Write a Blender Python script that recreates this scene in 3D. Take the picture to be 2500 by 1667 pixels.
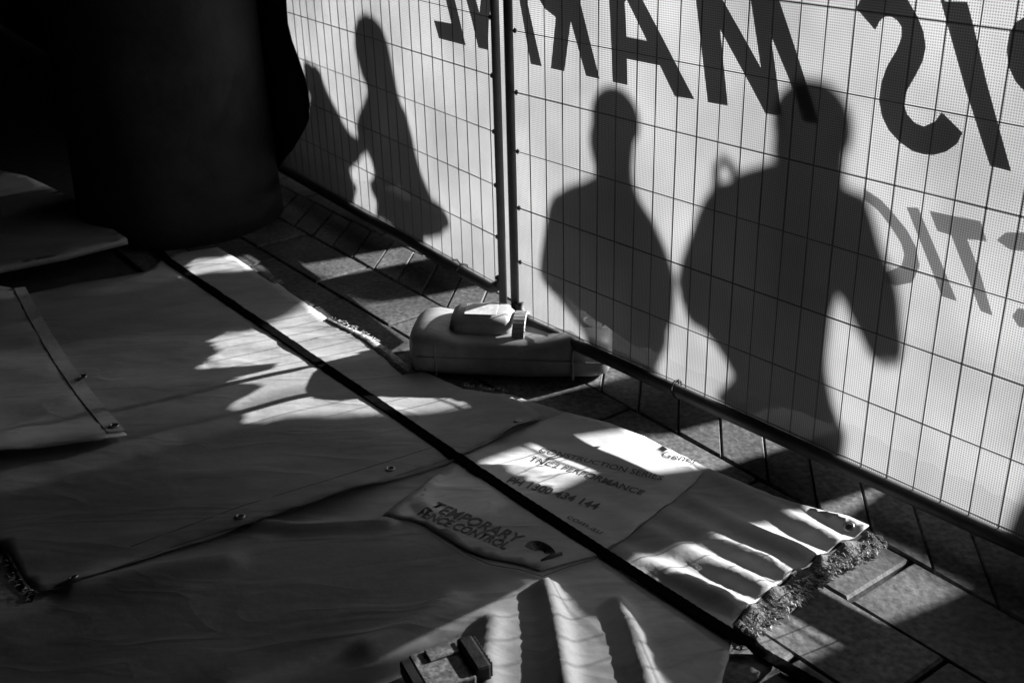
import bpy, bmesh, math, random
from mathutils import Vector, Matrix, noise
from mathutils.geometry import delaunay_2d_cdt
random.seed(7)
S = bpy.context.scene
for o in list(bpy.data.objects): bpy.data.objects.remove(o)
COL = S.collection

# ------------------------------------------------------------------ camera
CAM_F, CAM_P, CAM_R, CAM_H = 2820.386, 0.43900555, -0.02655578, 1.38
cd = bpy.data.cameras.new('camera'); cam = bpy.data.objects.new('camera', cd); COL.objects.link(cam)
cd.sensor_fit = 'HORIZONTAL'; cd.sensor_width = 36.0; cd.lens = 36.0*CAM_F/2500.0
cd.clip_start = 0.05; cd.clip_end = 500
cam.matrix_world = (Matrix.Translation((0, 0, CAM_H)) @ Matrix.Rotation(math.pi/2-CAM_P, 4, 'X')
                    @ Matrix.Rotation(CAM_R, 4, 'Z'))
cd.dof.use_dof = True; cd.dof.focus_distance = 2.55; cd.dof.aperture_fstop = 6.3
S.camera = cam

# ------------------------------------------------------------------ sky, sun, exposure
SUN_AZ, SUN_EL = math.radians(64), math.radians(18)      # azimuth measured from +Y towards +X
TAN_E = math.tan(SUN_EL)
W = bpy.data.worlds.new('World'); S.world = W; W.use_nodes = True
nt = W.node_tree; bg = nt.nodes['Background']; bg.inputs[1].default_value = 0.05
sky = nt.nodes.new('ShaderNodeTexSky'); sky.sky_type = 'NISHITA'; sky.sun_disc = False
sky.sun_elevation = SUN_EL; sky.sun_rotation = SUN_AZ
bw = nt.nodes.new('ShaderNodeRGBToBW')                    # a black and white photograph
nt.links.new(sky.outputs[0], bw.inputs[0]); nt.links.new(bw.outputs[0], bg.inputs[0])
sl = bpy.data.lights.new('sun', 'SUN'); sl.energy = 5.0; sl.angle = math.radians(0.65)
sun = bpy.data.objects.new('sun', sl); COL.objects.link(sun)
SUN_DIR = Vector((math.sin(SUN_AZ)*math.cos(SUN_EL), math.cos(SUN_AZ)*math.cos(SUN_EL), math.sin(SUN_EL)))
sun.rotation_euler = SUN_DIR.to_track_quat('Z', 'Y').to_euler()
S.view_settings.view_transform = 'Standard'; S.view_settings.look = 'None'
S.view_settings.exposure = 1.72; S.view_settings.gamma = 1.0; S.view_settings.use_curve_mapping = False
S.render.engine = 'CYCLES'
S.cycles.transparent_max_bounces = 16; S.cycles.max_bounces = 8

# ------------------------------------------------------------------ where things stand
# points were measured on the photograph (2352 px wide) and turned into places in the world
PXK = 2500/2352
def ray(x, y):
    A = x*PXK-1250; B = 833.5-y*PXK; c, s = math.cos(CAM_R), math.sin(CAM_R)
    u = (A*c-B*s)/CAM_F; v = (B*c+A*s)/CAM_F
    cp, sp = math.cos(CAM_P), math.sin(CAM_P)
    return Vector((u, cp+v*sp, -sp+v*cp))
def ground(x, y, z=0.0):
    d = ray(x, y); t = (z-CAM_H)/d.z
    return Vector((d.x*t, d.y*t, z))
class Plane:
    def __init__(s, o, az, side):
        s.o = Vector((o[0], o[1], 0)); s.u = Vector((math.sin(az), math.cos(az), 0))
        n = Vector((-s.u.y, s.u.x, 0)); s.n = n if n.dot(SUN_DIR) > 0 else -n   # n points outward, to the sun
    def at(s, a, h, off=0.0): return s.o+s.u*a+s.n*off+Vector((0, 0, h))
    def hit(s, x, y, off=0.0):
        d = ray(x, y); o = s.o+s.n*off
        t = o.dot(s.n)/Vector((d.x, d.y, 0)).dot(s.n)
        p = d*t
        return (Vector((p.x, p.y, 0))-o).dot(s.u), CAM_H+p.z
FR = Plane((0.01792, 2.86295), 2.4475, 'R'); FL = Plane((-0.0131, 3.0193), -0.57553, 'L')

# ------------------------------------------------------------------ helpers
def tag(o, label=None, cat=None, group=None, kind=None):
    if label: o['label'] = label
    if cat: o['category'] = cat
    if group: o['group'] = group
    if kind: o['kind'] = kind
    return o
def empty(name, loc, label, cat, group=None, rz=0.0):
    o = bpy.data.objects.new(name, None); COL.objects.link(o); o.location = loc; o.rotation_euler.z = rz
    o.empty_display_size = 0.1
    return tag(o, label, cat, group)
def link(name, me, mat=None, parent=None, smooth=False):
    """world-space mesh -> object; keeps its place when parented"""
    if mat and not me.materials: me.materials.append(mat)
    if smooth: me.polygons.foreach_set('use_smooth', [True]*len(me.polygons))
    o = bpy.data.objects.new(name, me); COL.objects.link(o)
    if parent:
        o.parent = parent; o.matrix_parent_inverse = parent_inv(parent)
    return o
def parent_inv(p):
    m = Matrix.LocRotScale(p.location, p.rotation_euler, None)
    if p.parent: m = p.parent.matrix_parent_inverse.inverted() @ m if False else m
    return m.inverted()
def mesh_from(bm, name='mesh'):
    me = bpy.data.meshes.new(name); bm.to_mesh(me); bm.free(); return me
def pydata(vs, fs, name='mesh'):
    me = bpy.data.meshes.new(name); me.from_pydata([tuple(v) for v in vs], [], fs); me.update(); return me
def add_box(bm, c, dx, dy, dz, size, bev=0.0, seg=2):
    """box with axes dx,dy,dz (unit vectors) about centre c"""
    r = bmesh.ops.create_cube(bm, size=1.0)
    M = Matrix((dx*size[0], dy*size[1], dz*size[2])).transposed().to_4x4(); M.translation = c
    bmesh.ops.transform(bm, matrix=M, verts=r['verts'])
    if bev:
        es = list({e for v in r['verts'] for e in v.link_edges})
        bmesh.ops.bevel(bm, geom=es, offset=bev, segments=seg, profile=0.5, affect='EDGES')
def add_tube(bm, pts, r, n=10, cap=True):
    pts = [Vector(p) for p in pts]; rings = []
    for i, p in enumerate(pts):
        t = (pts[min(i+1, len(pts)-1)]-pts[max(i-1, 0)]).normalized()
        a = Vector((0, 0, 1)) if abs(t.z) < .9 else Vector((1, 0, 0))
        x = t.cross(a).normalized(); y = t.cross(x)
        rr = r[i] if isinstance(r, (list, tuple)) else r
        rings.append([bm.verts.new(p+x*rr*math.cos(2*math.pi*k/n)+y*rr*math.sin(2*math.pi*k/n)) for k in range(n)])
    for A, B in zip(rings, rings[1:]):
        for k in range(n): bm.faces.new((A[k], A[(k+1) % n], B[(k+1) % n], B[k]))
    if cap: bm.faces.new(rings[0][::-1]); bm.faces.new(rings[-1])
def add_ring(bm, c, nrm, R, r, n=18, m=7, flat=1.0):
    nrm = nrm.normalized(); a = nrm.orthogonal().normalized(); b = nrm.cross(a); rings = []
    for i in range(n):
        t = 2*math.pi*i/n; d = a*math.cos(t)+b*math.sin(t)
        rings.append([bm.verts.new(c+d*(R+r*math.cos(2*math.pi*j/m))+nrm*r*flat*math.sin(2*math.pi*j/m)) for j in range(m)])
    for i in range(n):
        A, B = rings[i], rings[(i+1) % n]
        for j in range(m): bm.faces.new((A[j], A[(j+1) % m], B[(j+1) % m], B[j]))
def inside(p, poly):
    x, y = p; c = False; n = len(poly); j = n-1
    for i in range(n):
        xi, yi = poly[i]; xj, yj = poly[j]
        if (yi > y) != (yj > y) and x < (xj-xi)*(y-yi)/(yj-yi)+xi: c = not c
        j = i
    return c
def seg_dist(p, a, b):
    ax, ay = a; bx, by = b; dx, dy = bx-ax, by-ay; L = dx*dx+dy*dy
    t = 0 if L == 0 else max(0, min(1, ((p[0]-ax)*dx+(p[1]-ay)*dy)/L))
    return math.hypot(p[0]-ax-t*dx, p[1]-ay-t*dy)
def edge_dist(p, poly): return min(seg_dist(p, poly[i], poly[(i+1) % len(poly)]) for i in range(len(poly)))
def densify(poly, step, jit=0.0, seed=0):
    R = random.Random(seed); out = []
    for i, a in enumerate(poly):
        b = poly[(i+1) % len(poly)]; L = math.hypot(b[0]-a[0], b[1]-a[1]); n = max(1, int(L/step))
        for k in range(n):
            t = k/n; j = jit if k else 0
            out.append((a[0]+(b[0]-a[0])*t+R.uniform(-j, j), a[1]+(b[1]-a[1])*t+R.uniform(-j, j)))
    return out
def fill(poly, step, holes=()):
    """triangulated fill of a 2D outline with interior points on a jittered grid"""
    vs = [Vector(p) for p in poly]; es = [(i, (i+1) % len(poly)) for i in range(len(poly))]
    faces = [list(range(len(poly)))]
    for h in holes:
        b = len(vs); vs += [Vector(p) for p in h]; es += [(b+i, b+(i+1) % len(h)) for i in range(len(h))]
    xs = [p[0] for p in poly]; ys = [p[1] for p in poly]; R = random.Random(3)
    y = min(ys)+step/2; row = 0
    allp = [poly]+list(holes)
    while y < max(ys):
        x = min(xs)+step/2+(row % 2)*step/2
        while x < max(xs):
            p = (x+R.uniform(-.12, .12)*step, y+R.uniform(-.12, .12)*step)
            if inside(p, poly) and not any(inside(p, h) for h in holes) and min(edge_dist(p, q) for q in allp) > step*.45: vs.append(Vector(p))
            x += step
        y += step*.866; row += 1
    r = delaunay_2d_cdt(vs, es, [], 0, 1e-6)
    V, F = r[0], r[2]; out = []
    for f in F:
        c = sum((V[i] for i in f), Vector((0, 0)))/len(f)
        if inside(c, poly) and not any(inside(c, h) for h in holes): out.append(list(f))
    return V, out
def shell(V3, F, th, nrm=None):
    """sheet with thickness th below (or along -nrm)"""
    bm = bmesh.new(); vs = [bm.verts.new(v) for v in V3]
    for f in F:
        try: bm.faces.new([vs[i] for i in f])
        except ValueError: pass
    bm.normal_update()
    if sum(f.normal.dot(nrm or Vector((0, 0, 1))) for f in bm.faces) < 0: bmesh.ops.reverse_faces(bm, faces=bm.faces)
    off = (nrm or Vector((0, 0, 1)))*-th
    g = bmesh.ops.extrude_face_region(bm, geom=list(bm.faces), use_keep_orig=True)
    nv = [e for e in g['geom'] if isinstance(e, bmesh.types.BMVert)]
    bmesh.ops.translate(bm, verts=nv, vec=off)
    bmesh.ops.recalc_face_normals(bm, faces=bm.faces)
    return bm
def smooth(a, b, x):
    t = max(0, min(1, (x-a)/(b-a))); return t*t*(3-2*t)
def fbm(x, y, s, k=0.0, o=3): return noise.fractal((x*s, y*s, k), 1.0, 2.0, o)

# ------------------------------------------------------------------ materials (all grey: the photograph is black and white)
def new_mat(name):
    m = bpy.data.materials.new(name); m.use_nodes = True; return m, m.node_tree, m.node_tree.nodes['Principled BSDF']
def grey(v): return (v, v, v, 1)
def surf(name, v, rough=.7, var=.25, scale=8.0, bump=.0, bscale=60.0, metal=0.0, spec=.5, fine=None):
    m, t, p = new_mat(name); N = t.nodes; L = t.links
    p.inputs['Roughness'].default_value = rough; p.inputs['Metallic'].default_value = metal
    p.inputs['Specular IOR Level'].default_value = spec
    tc = N.new('ShaderNodeTexCoord'); nz = N.new('ShaderNodeTexNoise'); nz.inputs['Scale'].default_value = scale
    nz.inputs['Detail'].default_value = 6; nz.inputs['Roughness'].default_value = .65
    L.new(tc.outputs['Object'], nz.inputs['Vector'])
    cr = N.new('ShaderNodeValToRGB'); cr.color_ramp.elements[0].position = .3; cr.color_ramp.elements[1].position = .72
    cr.color_ramp.elements[0].color = grey(v*(1-var)); cr.color_ramp.elements[1].color = grey(min(1, v*(1+var)))
    L.new(nz.outputs['Fac'], cr.inputs[0])
    src = cr.outputs[0]
    if fine:
        n2 = N.new('ShaderNodeTexNoise'); n2.inputs['Scale'].default_value = fine; n2.inputs['Detail'].default_value = 3
        L.new(tc.outputs['Object'], n2.inputs['Vector'])
        c2 = N.new('ShaderNodeValToRGB'); c2.color_ramp.elements[0].color = grey(.55); c2.color_ramp.elements[1].color = grey(1.35)
        c2.color_ramp.elements[0].position = .35; c2.color_ramp.elements[1].position = .65
        L.new(n2.outputs['Fac'], c2.inputs[0])
        mx = N.new('ShaderNodeMix'); mx.data_type = 'RGBA'; mx.blend_type = 'MULTIPLY'; mx.inputs['Factor'].default_value = 1
        L.new(src, mx.inputs['A']); L.new(c2.outputs[0], mx.inputs['B']); src = mx.outputs['Result']
    L.new(src, p.inputs['Base Color'])
    if bump:
        b = N.new('ShaderNodeBump'); b.inputs['Strength'].default_value = bump; b.inputs['Distance'].default_value = .004
        n3 = N.new('ShaderNodeTexNoise'); n3.inputs['Scale'].default_value = bscale; n3.inputs['Detail'].default_value = 5
        L.new(tc.outputs['Object'], n3.inputs['Vector']); L.new(n3.outputs['Fac'], b.inputs['Height']); L.new(b.outputs[0], p.inputs['Normal'])
    return m
M = {}
M['paver'] = surf('bluestone paver', .105, .72, .55, 5, .55, 55, fine=70)
_t = M['paver'].node_tree; _p = _t.nodes['Principled BSDF']; _oi = _t.nodes.new('ShaderNodeObjectInfo')
_mr = _t.nodes.new('ShaderNodeMapRange'); _mr.inputs['To Min'].default_value = .6; _mr.inputs['To Max'].default_value = 1.3
_mx = _t.nodes.new('ShaderNodeMix'); _mx.data_type = 'RGBA'; _mx.blend_type = 'MULTIPLY'; _mx.inputs['Factor'].default_value = 1
_src = _p.inputs['Base Color'].links[0].from_socket
_t.links.new(_oi.outputs['Random'], _mr.inputs['Value']); _t.links.new(_src, _mx.inputs['A']); _t.links.new(_mr.outputs[0], _mx.inputs['B']); _t.links.new(_mx.outputs['Result'], _p.inputs['Base Color'])
M['joint'] = surf('sandy joint', .06, .95, .4, 20, .6, 120)
M['road'] = surf('sunlit concrete', .13, .9, .2, 3, .3, 40)
M['sheet'] = surf('white vinyl sheet', .46, .6, .14, 5, .5, 22, spec=.3)
M['sheet_low'] = surf('white vinyl sheet dusty', .46, .62, .16, 6, .5, 24, spec=.3)
M['sheet_lit'] = surf('white vinyl lightened for sun', .72, .6, .12, 6, .4, 24, spec=.3)  # paler colour stands in for sunlight on the left sheet
M['print_panel'] = surf('pale printed vinyl', .70, .55, .08, 7, .15, 40, spec=.3)
M['ink'] = surf('dark printed ink', .09, .6, .2, 30)
M['hem'] = surf('hem tape', .62, .65, .12, 12, .3, 80)
M['fray'] = surf('dark woven backing', .09, .9, .5, 60, .8, 200)
M['thread'] = surf('white thread', .5, .8, .2, 60)
M['shadow_strip'] = surf('black shadow strip', .006, 1.0, .3, 60, .5, 300, spec=0.0)  # black colour stands in for the shadow line cast by the fence
M['galv'] = surf('galvanised steel', .06, .6, .3, 18, .1, 90, metal=.5)
M['wire'] = surf('dull wire', .10, .6, .2, 40, metal=.4)
M['brass'] = surf('metal eyelet', .5, .3, .2, 40, metal=.9)
M['plastic'] = surf('white plastic', .36, .5, .12, 9, .1, 60, spec=.4)
M['sticker'] = surf('scuffed sticker', .68, .6, .25, 60)
M['rubber'] = surf('black rubber', .02, .7, .3, 30, .3, 120)
M['timber'] = surf('scuffed timber block', .30, .8, .3, 25, .4, 90, fine=120)
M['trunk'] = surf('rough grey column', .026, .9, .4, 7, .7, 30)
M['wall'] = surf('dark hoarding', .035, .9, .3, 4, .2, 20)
M['tarp'] = surf('black tarpaulin', .012, .8, .3, 10, .3, 40, spec=.2)
M['cloth_dark'] = surf('dark clothing', .06, .9, .3, 20, .3, 120)
M['skin'] = surf('skin', .35, .6, .1, 20)
M['hair'] = surf('hair', .03, .6, .3, 60)

def weather(m, amt=.4, scale=2.2):
    t = m.node_tree; N, L = t.nodes, t.links; p = N['Principled BSDF']; src = p.inputs['Base Color'].links[0].from_socket
    tc = N.new('ShaderNodeTexCoord'); mp = N.new('ShaderNodeMapping'); mp.inputs['Rotation'].default_value = (0, 0, .35); mp.inputs['Scale'].default_value = (1, 3.2, 1)
    L.new(tc.outputs['Object'], mp.inputs[0])
    n1 = N.new('ShaderNodeTexNoise'); n1.inputs['Scale'].default_value = scale; n1.inputs['Detail'].default_value = 8; n1.inputs['Roughness'].default_value = .7; L.new(mp.outputs[0], n1.inputs['Vector'])
    cr = N.new('ShaderNodeValToRGB'); cr.color_ramp.elements[0].position = .38; cr.color_ramp.elements[0].color = grey(1-amt); cr.color_ramp.elements[1].position = .62; cr.color_ramp.elements[1].color = grey(1)
    L.new(n1.outputs['Fac'], cr.inputs[0])
    n2 = N.new('ShaderNodeTexVoronoi'); n2.inputs['Scale'].default_value = 38; L.new(tc.outputs['Object'], n2.inputs['Vector'])
    c2 = N.new('ShaderNodeValToRGB'); c2.color_ramp.elements[0].position = .02; c2.color_ramp.elements[0].color = grey(.55); c2.color_ramp.elements[1].position = .09; c2.color_ramp.elements[1].color = grey(1)
    L.new(n2.outputs['Distance'], c2.inputs[0])
    a = N.new('ShaderNodeMix'); a.data_type = 'RGBA'; a.blend_type = 'MULTIPLY'; a.inputs['Factor'].default_value = 1
    b = N.new('ShaderNodeMix'); b.data_type = 'RGBA'; b.blend_type = 'MULTIPLY'; b.inputs['Factor'].default_value = .5
    L.new(src, a.inputs['A']); L.new(cr.outputs[0], a.inputs['B']); L.new(a.outputs['Result'], b.inputs['A'])
    if amt < .39:                                          # sharp handling creases in the vinyl
        n3 = N.new('ShaderNodeTexNoise'); n3.inputs['Scale'].default_value = 2.3; n3.inputs['Detail'].default_value = 2.5; n3.inputs['Distortion'].default_value = .6; L.new(mp.outputs[0], n3.inputs['Vector'])
        f1 = N.new('ShaderNodeMath'); f1.operation = 'SUBTRACT'; f1.inputs[1].default_value = .5; L.new(n3.outputs['Fac'], f1.inputs[0])
        f2 = N.new('ShaderNodeMath'); f2.operation = 'ABSOLUTE'; L.new(f1.outputs[0], f2.inputs[0])
        f3 = N.new('ShaderNodeMapRange'); f3.inputs['From Max'].default_value = .09; f3.inputs['To Min'].default_value = 1; f3.inputs['To Max'].default_value = 0; L.new(f2.outputs[0], f3.inputs['Value'])
        bp2 = N.new('ShaderNodeBump'); bp2.inputs['Strength'].default_value = .30; bp2.inputs['Distance'].default_value = .006; L.new(f3.outputs[0], bp2.inputs['Height'])
        old = p.inputs['Normal'].links[0].from_socket; L.new(old, bp2.inputs['Normal']); L.new(bp2.outputs[0], p.inputs['Normal'])
    L.new(c2.outputs[0], b.inputs['B']); L.new(b.outputs['Result'], p.inputs['Base Color'])
for k_ in ('sheet', 'sheet_low', 'sheet_lit', 'print_panel'): weather(M[k_], .28)
weather(M['plastic'], .4, 6)
def banner_mat(name, tsun, glow, pattern=True, t_pow=1.2, fall=False, tmin=0.0):
    """woven print mesh: light passes straight through when seen square on, and glows when lit from behind"""
    m, t, p = new_mat(name); N, L = t.nodes, t.links; N.remove(p)
    out = [n for n in N if n.type == 'OUTPUT_MATERIAL'][0]
    def math_(op, a, b=None, clamp=False):
        n = N.new('ShaderNodeMath'); n.operation = op; n.use_clamp = clamp
        for i, q in enumerate((a, b)):
            if q is None: continue
            if isinstance(q, (int, float)): n.inputs[i].default_value = q
            else: L.new(q, n.inputs[i])
        return n.outputs[0]
    tr = N.new('ShaderNodeBsdfTranslucent'); df = N.new('ShaderNodeBsdfDiffuse'); tp = N.new('ShaderNodeBsdfTransparent')
    df.inputs[0].default_value = grey(.10)
    uv = N.new('ShaderNodeUVMap'); sx = N.new('ShaderNodeSeparateXYZ'); L.new(uv.outputs[0], sx.inputs[0])
    nz = N.new('ShaderNodeTexNoise'); nz.inputs['Scale'].default_value = 3.2; nz.inputs['Detail'].default_value = 3; L.new(uv.outputs[0], nz.inputs['Vector'])
    soft = math_('ADD', math_('MULTIPLY', nz.outputs['Fac'], 1.3), .35)
    if pattern:
        P = .0048
        def hole(c):
            f = math_('ABSOLUTE', math_('SUBTRACT', math_('FRACT', math_('DIVIDE', c, P)), .5))
            return math_('MULTIPLY', math_('SUBTRACT', .36, f), 9.0, True)
        h = math_('MULTIPLY', hole(sx.outputs[0]), hole(sx.outputs[1]))
        thr = math_('SUBTRACT', 1.0, math_('MULTIPLY', h, .80))
        base = math_('MULTIPLY', math_('MULTIPLY', soft, thr), glow*1.28)
    else: base = math_('MULTIPLY', soft, glow)
    cc = N.new('ShaderNodeCombineColor')
    for i in range(3): L.new(base, cc.inputs[i])
    L.new(cc.outputs[0], tr.inputs[0])
    add = N.new('ShaderNodeAddShader'); L.new(tr.outputs[0], add.inputs[0]); L.new(df.outputs[0], add.inputs[1])
    lw = N.new('ShaderNodeLayerWeight'); lw.inputs[0].default_value = .5
    cosv = math_('SUBTRACT', 1.0, lw.outputs['Facing'])
    T = math_('MULTIPLY', math_('POWER', math_('DIVIDE', math_('SUBTRACT', cosv, .785, True), .105, True), t_pow, False), tsun)
    if fall:                                               # the cloth is denser higher up
        mr = N.new('ShaderNodeValToRGB'); el = mr.color_ramp.elements
        el[0].position = .34; el[0].color = grey(1.0); el[1].position = 1.0; el[1].color = grey(.30)
        for ps, vv in ((.55, .8), (.7, .4)):
            q = el.new(ps); q.color = grey(vv)
        L.new(sx.outputs[1], mr.inputs[0]); T = math_('MULTIPLY', T, mr.outputs[0])
    T = math_('MINIMUM', math_('MAXIMUM', T, tmin), .96)
    mix = N.new('ShaderNodeMixShader'); L.new(T, mix.inputs[0]); L.new(add.outputs[0], mix.inputs[1]); L.new(tp.outputs[0], mix.inputs[2])
    L.new(mix.outputs[0], out.inputs['Surface'])
    return m
M['banner'] = banner_mat('printed mesh banner', .022, .14, fall=True)
M['sheer'] = banner_mat('open weave banner skirt', .97, .14, pattern=True, t_pow=1.0, tmin=.09)
M['veil'] = banner_mat('half open banner weave', .34, .14)
M['banner_hem'] = banner_mat('doubled banner hem', .05, .17, pattern=False)
M['letter'] = surf('dark print', .03, .8, .1, 20)
_t = M['letter'].node_tree; _m = _t.nodes.new('ShaderNodeMixShader'); _tp = _t.nodes.new('ShaderNodeBsdfTransparent'); _o = [n for n in _t.nodes if n.type == 'OUTPUT_MATERIAL'][0]
_m.inputs[0].default_value = .20; _t.links.new(_t.nodes['Principled BSDF'].outputs[0], _m.inputs[1]); _t.links.new(_tp.outputs[0], _m.inputs[2]); _t.links.new(_m.outputs[0], _o.inputs['Surface'])   # ink lets a trace of sun through
def pale_letter():
    m, t, p = new_mat('pale print'); N, L = t.nodes, t.links
    p.inputs['Base Color'].default_value = grey(.12); p.inputs['Roughness'].default_value = .8
    tp = N.new('ShaderNodeBsdfTransparent'); mx = N.new('ShaderNodeMixShader'); mx.inputs[0].default_value = .52
    out = [n for n in N if n.type == 'OUTPUT_MATERIAL'][0]
    L.new(p.outputs[0], mx.inputs[1]); L.new(tp.outputs[0], mx.inputs[2]); L.new(mx.outputs[0], out.inputs['Surface']); return m
M['letter_pale'] = pale_letter()

# ------------------------------------------------------------------ setting: ground, road, paving
def quad_sheet(name, pts, mat, label=None):
    o = link(name, pydata([Vector(p) for p in pts], [tuple(range(len(pts)))]), mat); o['kind'] = 'structure'; return o
quad_sheet('ground', [(-300, -300, -.03), (300, -300, -.03), (300, 300, -.03), (-300, 300, -.03)], M['joint'])
qa = FL.at(6, 0, .35); qb = FL.at(0, 0, .35); qc = FR.at(0, 0, .35); qd = FR.at(8, 0, .35)
far = Vector((22, 18, 0))
mid = (qb+qc)/2
quad_sheet('footpath', [(q.x, q.y, -.004) for q in (qa, mid, qd, qd+far, mid+far, qa+far)], M['road'])

# pavers: rows run along the fence, the row under the fence is cut on the slant
pu = (FR.u*1.0-FR.n*.055).normalized(); pv = Vector((-pu.y, pu.x, 0)); pv = pv if pv.dot(FR.n) > 0 else -pv
PO = FR.o+FR.n*.018
paving = quad_sheet('paving', [tuple(PO+pu*a+pv*b+Vector((0, 0, -.016))) for a, b in ((-3.2, -2.2), (3.0, -2.2), (3.0, .36), (-3.2, .36))], M['joint'])
def paver(poly, dz, tilt):
    """one stone: bevelled prism from a 2D outline in paving axes"""
    g = .0035; c = (sum(p[0] for p in poly)/len(poly), sum(p[1] for p in poly)/len(poly))
    bm = bmesh.new()
    def ring(inset, z):
        out = []
        for (a, b) in poly:
            da, db = a-c[0], b-c[1]; L = math.hypot(da, db); f = (L-inset*1.3)/L
            zz = z+tilt[0]*da+tilt[1]*db
            P = PO+pu*(c[0]+da*f)+pv*(c[1]+db*f); out.append(bm.verts.new((P.x, P.y, zz)))
        return out
    R1, R2, R3 = ring(g, -.03+dz), ring(g, -.005+dz), ring(g+.005, dz)
    n = len(poly)
    for A, B in ((R1, R2), (R2, R3)):
        for i in range(n): bm.faces.new((A[i], A[(i+1) % n], B[(i+1) % n], B[i]))
    bm.faces.new(R3); bmesh.ops.recalc_face_normals(bm, faces=bm.faces)
    return link('paver', mesh_from(bm, 'paver'), M['paver'], paving)
RW = .195; R = random.Random(5)
def dz(): return R.uniform(-.002, .0025), (R.uniform(-.012, .012), R.uniform(-.012, .012))
x = -2.2
while x < 2.2:                                              # slanted stones under the fence
    w = .14; sl_ = -.19
    poly = [(x, 0), (x+w, 0), (x+w+sl_, RW), (x+sl_, RW)]
    paver(poly, *dz()); x += w
for r in range(-6, 0):
    x = -2.3+(r % 2)*.21
    while x < 2.2:
        w = R.choice((.40, .42, .44))
        if r < -3 and x < .2: x += w; continue             # hidden under the sheets
        paver([(x, r*RW), (x+w, r*RW), (x+w, r*RW+RW), (x, r*RW+RW)], *dz()); x += w
x = -2.2
while x < 2.2:
    paver([(x, RW), (x+.28, RW), (x+.28, 2*RW-.05), (x, 2*RW-.05)], *dz()); x += .28

# ------------------------------------------------------------------ setting: dark covered side
def slab(name, c, size, label, cat, mat, rz=0.0):
    bm = bmesh.new(); add_box(bm, Vector((0, 0, 0)), Vector((1, 0, 0)), Vector((0, 1, 0)), Vector((0, 0, 1)), size, .01, 1)
    o = link(name, mesh_from(bm), mat); o.location = c; o.rotation_euler.z = rz; return tag(o, label, cat, {'wall': 'black hoarding walls', 'blocker_building': 'unseen dark blocks against the sky'}.get(cat))
# unseen roof added against skylight, cut along both fence lines
cp = [FL.at(7, 0), FL.at(0, 0, -.02), FR.at(0, 0, -.02), FR.at(6, 0), Vector((5.5, -6, 0)), Vector((-9, -6, 0)), Vector((-9, 8.5, 0))]
V, F_ = fill([(p.x, p.y) for p in cp], 2.0)
bm = shell([Vector((v.x, v.y, 2.26)) for v in V], F_, .1)
tag(link('blocker_canopy', mesh_from(bm), M['wall']), 'unseen dark roof added to keep skylight off the near side', 'blocker_canopy')
# unseen cover and blocks added against the sky, open to the low sun
cp = [FL.at(9, 0, .12), FL.at(0, 0, .12), FR.at(0, 0, .12), FR.at(7, 0, .12), FR.at(8, 0, 6.5), FL.at(0, 0, 8.5), FL.at(10, 0, 6.5)]
V, F_ = fill([(p.x, p.y) for p in cp], 2.5)
bm = shell([Vector((v.x, v.y, 3.95)) for v in V], F_, .15)
tag(link('blocker_awning', mesh_from(bm), M['wall']), 'unseen dark cover added outside to keep skylight off the banners', 'blocker_awning')
sd_ = Vector((math.sin(SUN_AZ), math.cos(SUN_AZ), 0)); sp_ = Vector((-sd_.y, sd_.x, 0)); gap_c = Vector((.3, 2.8, 0))+sd_*16.5
for k_, lb_ in ((1, 'left'), (-1, 'right')):
    p_ = gap_c+sp_*k_*(2.5+13)
    slab('blocker_building', (p_.x, p_.y, 5), (26, 4, 10), 'unseen dark block added against the sky to the %s of the sun' % lb_, 'blocker_building', M['wall'], math.atan2(sp_.y, sp_.x))
p_ = gap_c+sd_*3  # low block added to hide bright sky beneath the sun
slab('blocker_building', (p_.x, p_.y, 2.2), (12, 2, 4.4), 'unseen low dark block added against the sky under the sun', 'blocker_building', M['wall'], math.atan2(sp_.y, sp_.x))
pw = FL.at(2.46+2.6, 1.08)  # wall added here so no sun slips past the fence end
slab('hoarding_wall', pw, (5.2, .06, 2.17), 'black wall added past the left end of the mesh fence to stop the sun', 'wall', M['wall'], math.atan2(FL.u.y, FL.u.x))
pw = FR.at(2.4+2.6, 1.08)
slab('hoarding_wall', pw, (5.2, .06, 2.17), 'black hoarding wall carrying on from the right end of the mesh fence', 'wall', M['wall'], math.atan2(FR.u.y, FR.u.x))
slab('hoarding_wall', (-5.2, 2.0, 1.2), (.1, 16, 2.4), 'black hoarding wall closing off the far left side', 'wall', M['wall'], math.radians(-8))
slab('hoarding_wall', (-1.5, -5.2, 1.2), (14, .1, 2.4), 'unseen black wall added behind the viewer to stop skylight', 'wall', M['wall'])  # out of view, added to keep skylight off the ground
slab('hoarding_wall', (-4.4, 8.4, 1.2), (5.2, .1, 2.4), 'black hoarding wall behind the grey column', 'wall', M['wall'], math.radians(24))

# column at the left
cc_ = ground(520, 560, 0)
col_c = Vector((cc_.x, cc_.y, 0))*1.28
bm = bmesh.new(); rings = []
rc = .36; NSEG = 40
for i in range(26):
    z = 2.34*i/25; row = []
    for k in range(NSEG):
        a = 2*math.pi*k/NSEG; rr = rc*(1+.03*fbm(math.cos(a)*2, math.sin(a)*2, 1.4, z*.6)+.012*math.sin(7*a+z)) + .05*max(0, .25-z)
        row.append(bm.verts.new((rr*math.cos(a), rr*math.sin(a), z-.02)))
    rings.append(row)
for A, B in zip(rings, rings[1:]):
    for k in range(NSEG): bm.faces.new((A[k], A[(k+1) % NSEG], B[(k+1) % NSEG], B[k]))
bm.faces.new(rings[0][::-1]); bm.faces.new(rings[-1])
colm = link('column', mesh_from(bm), M['trunk'], smooth=True)
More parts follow.
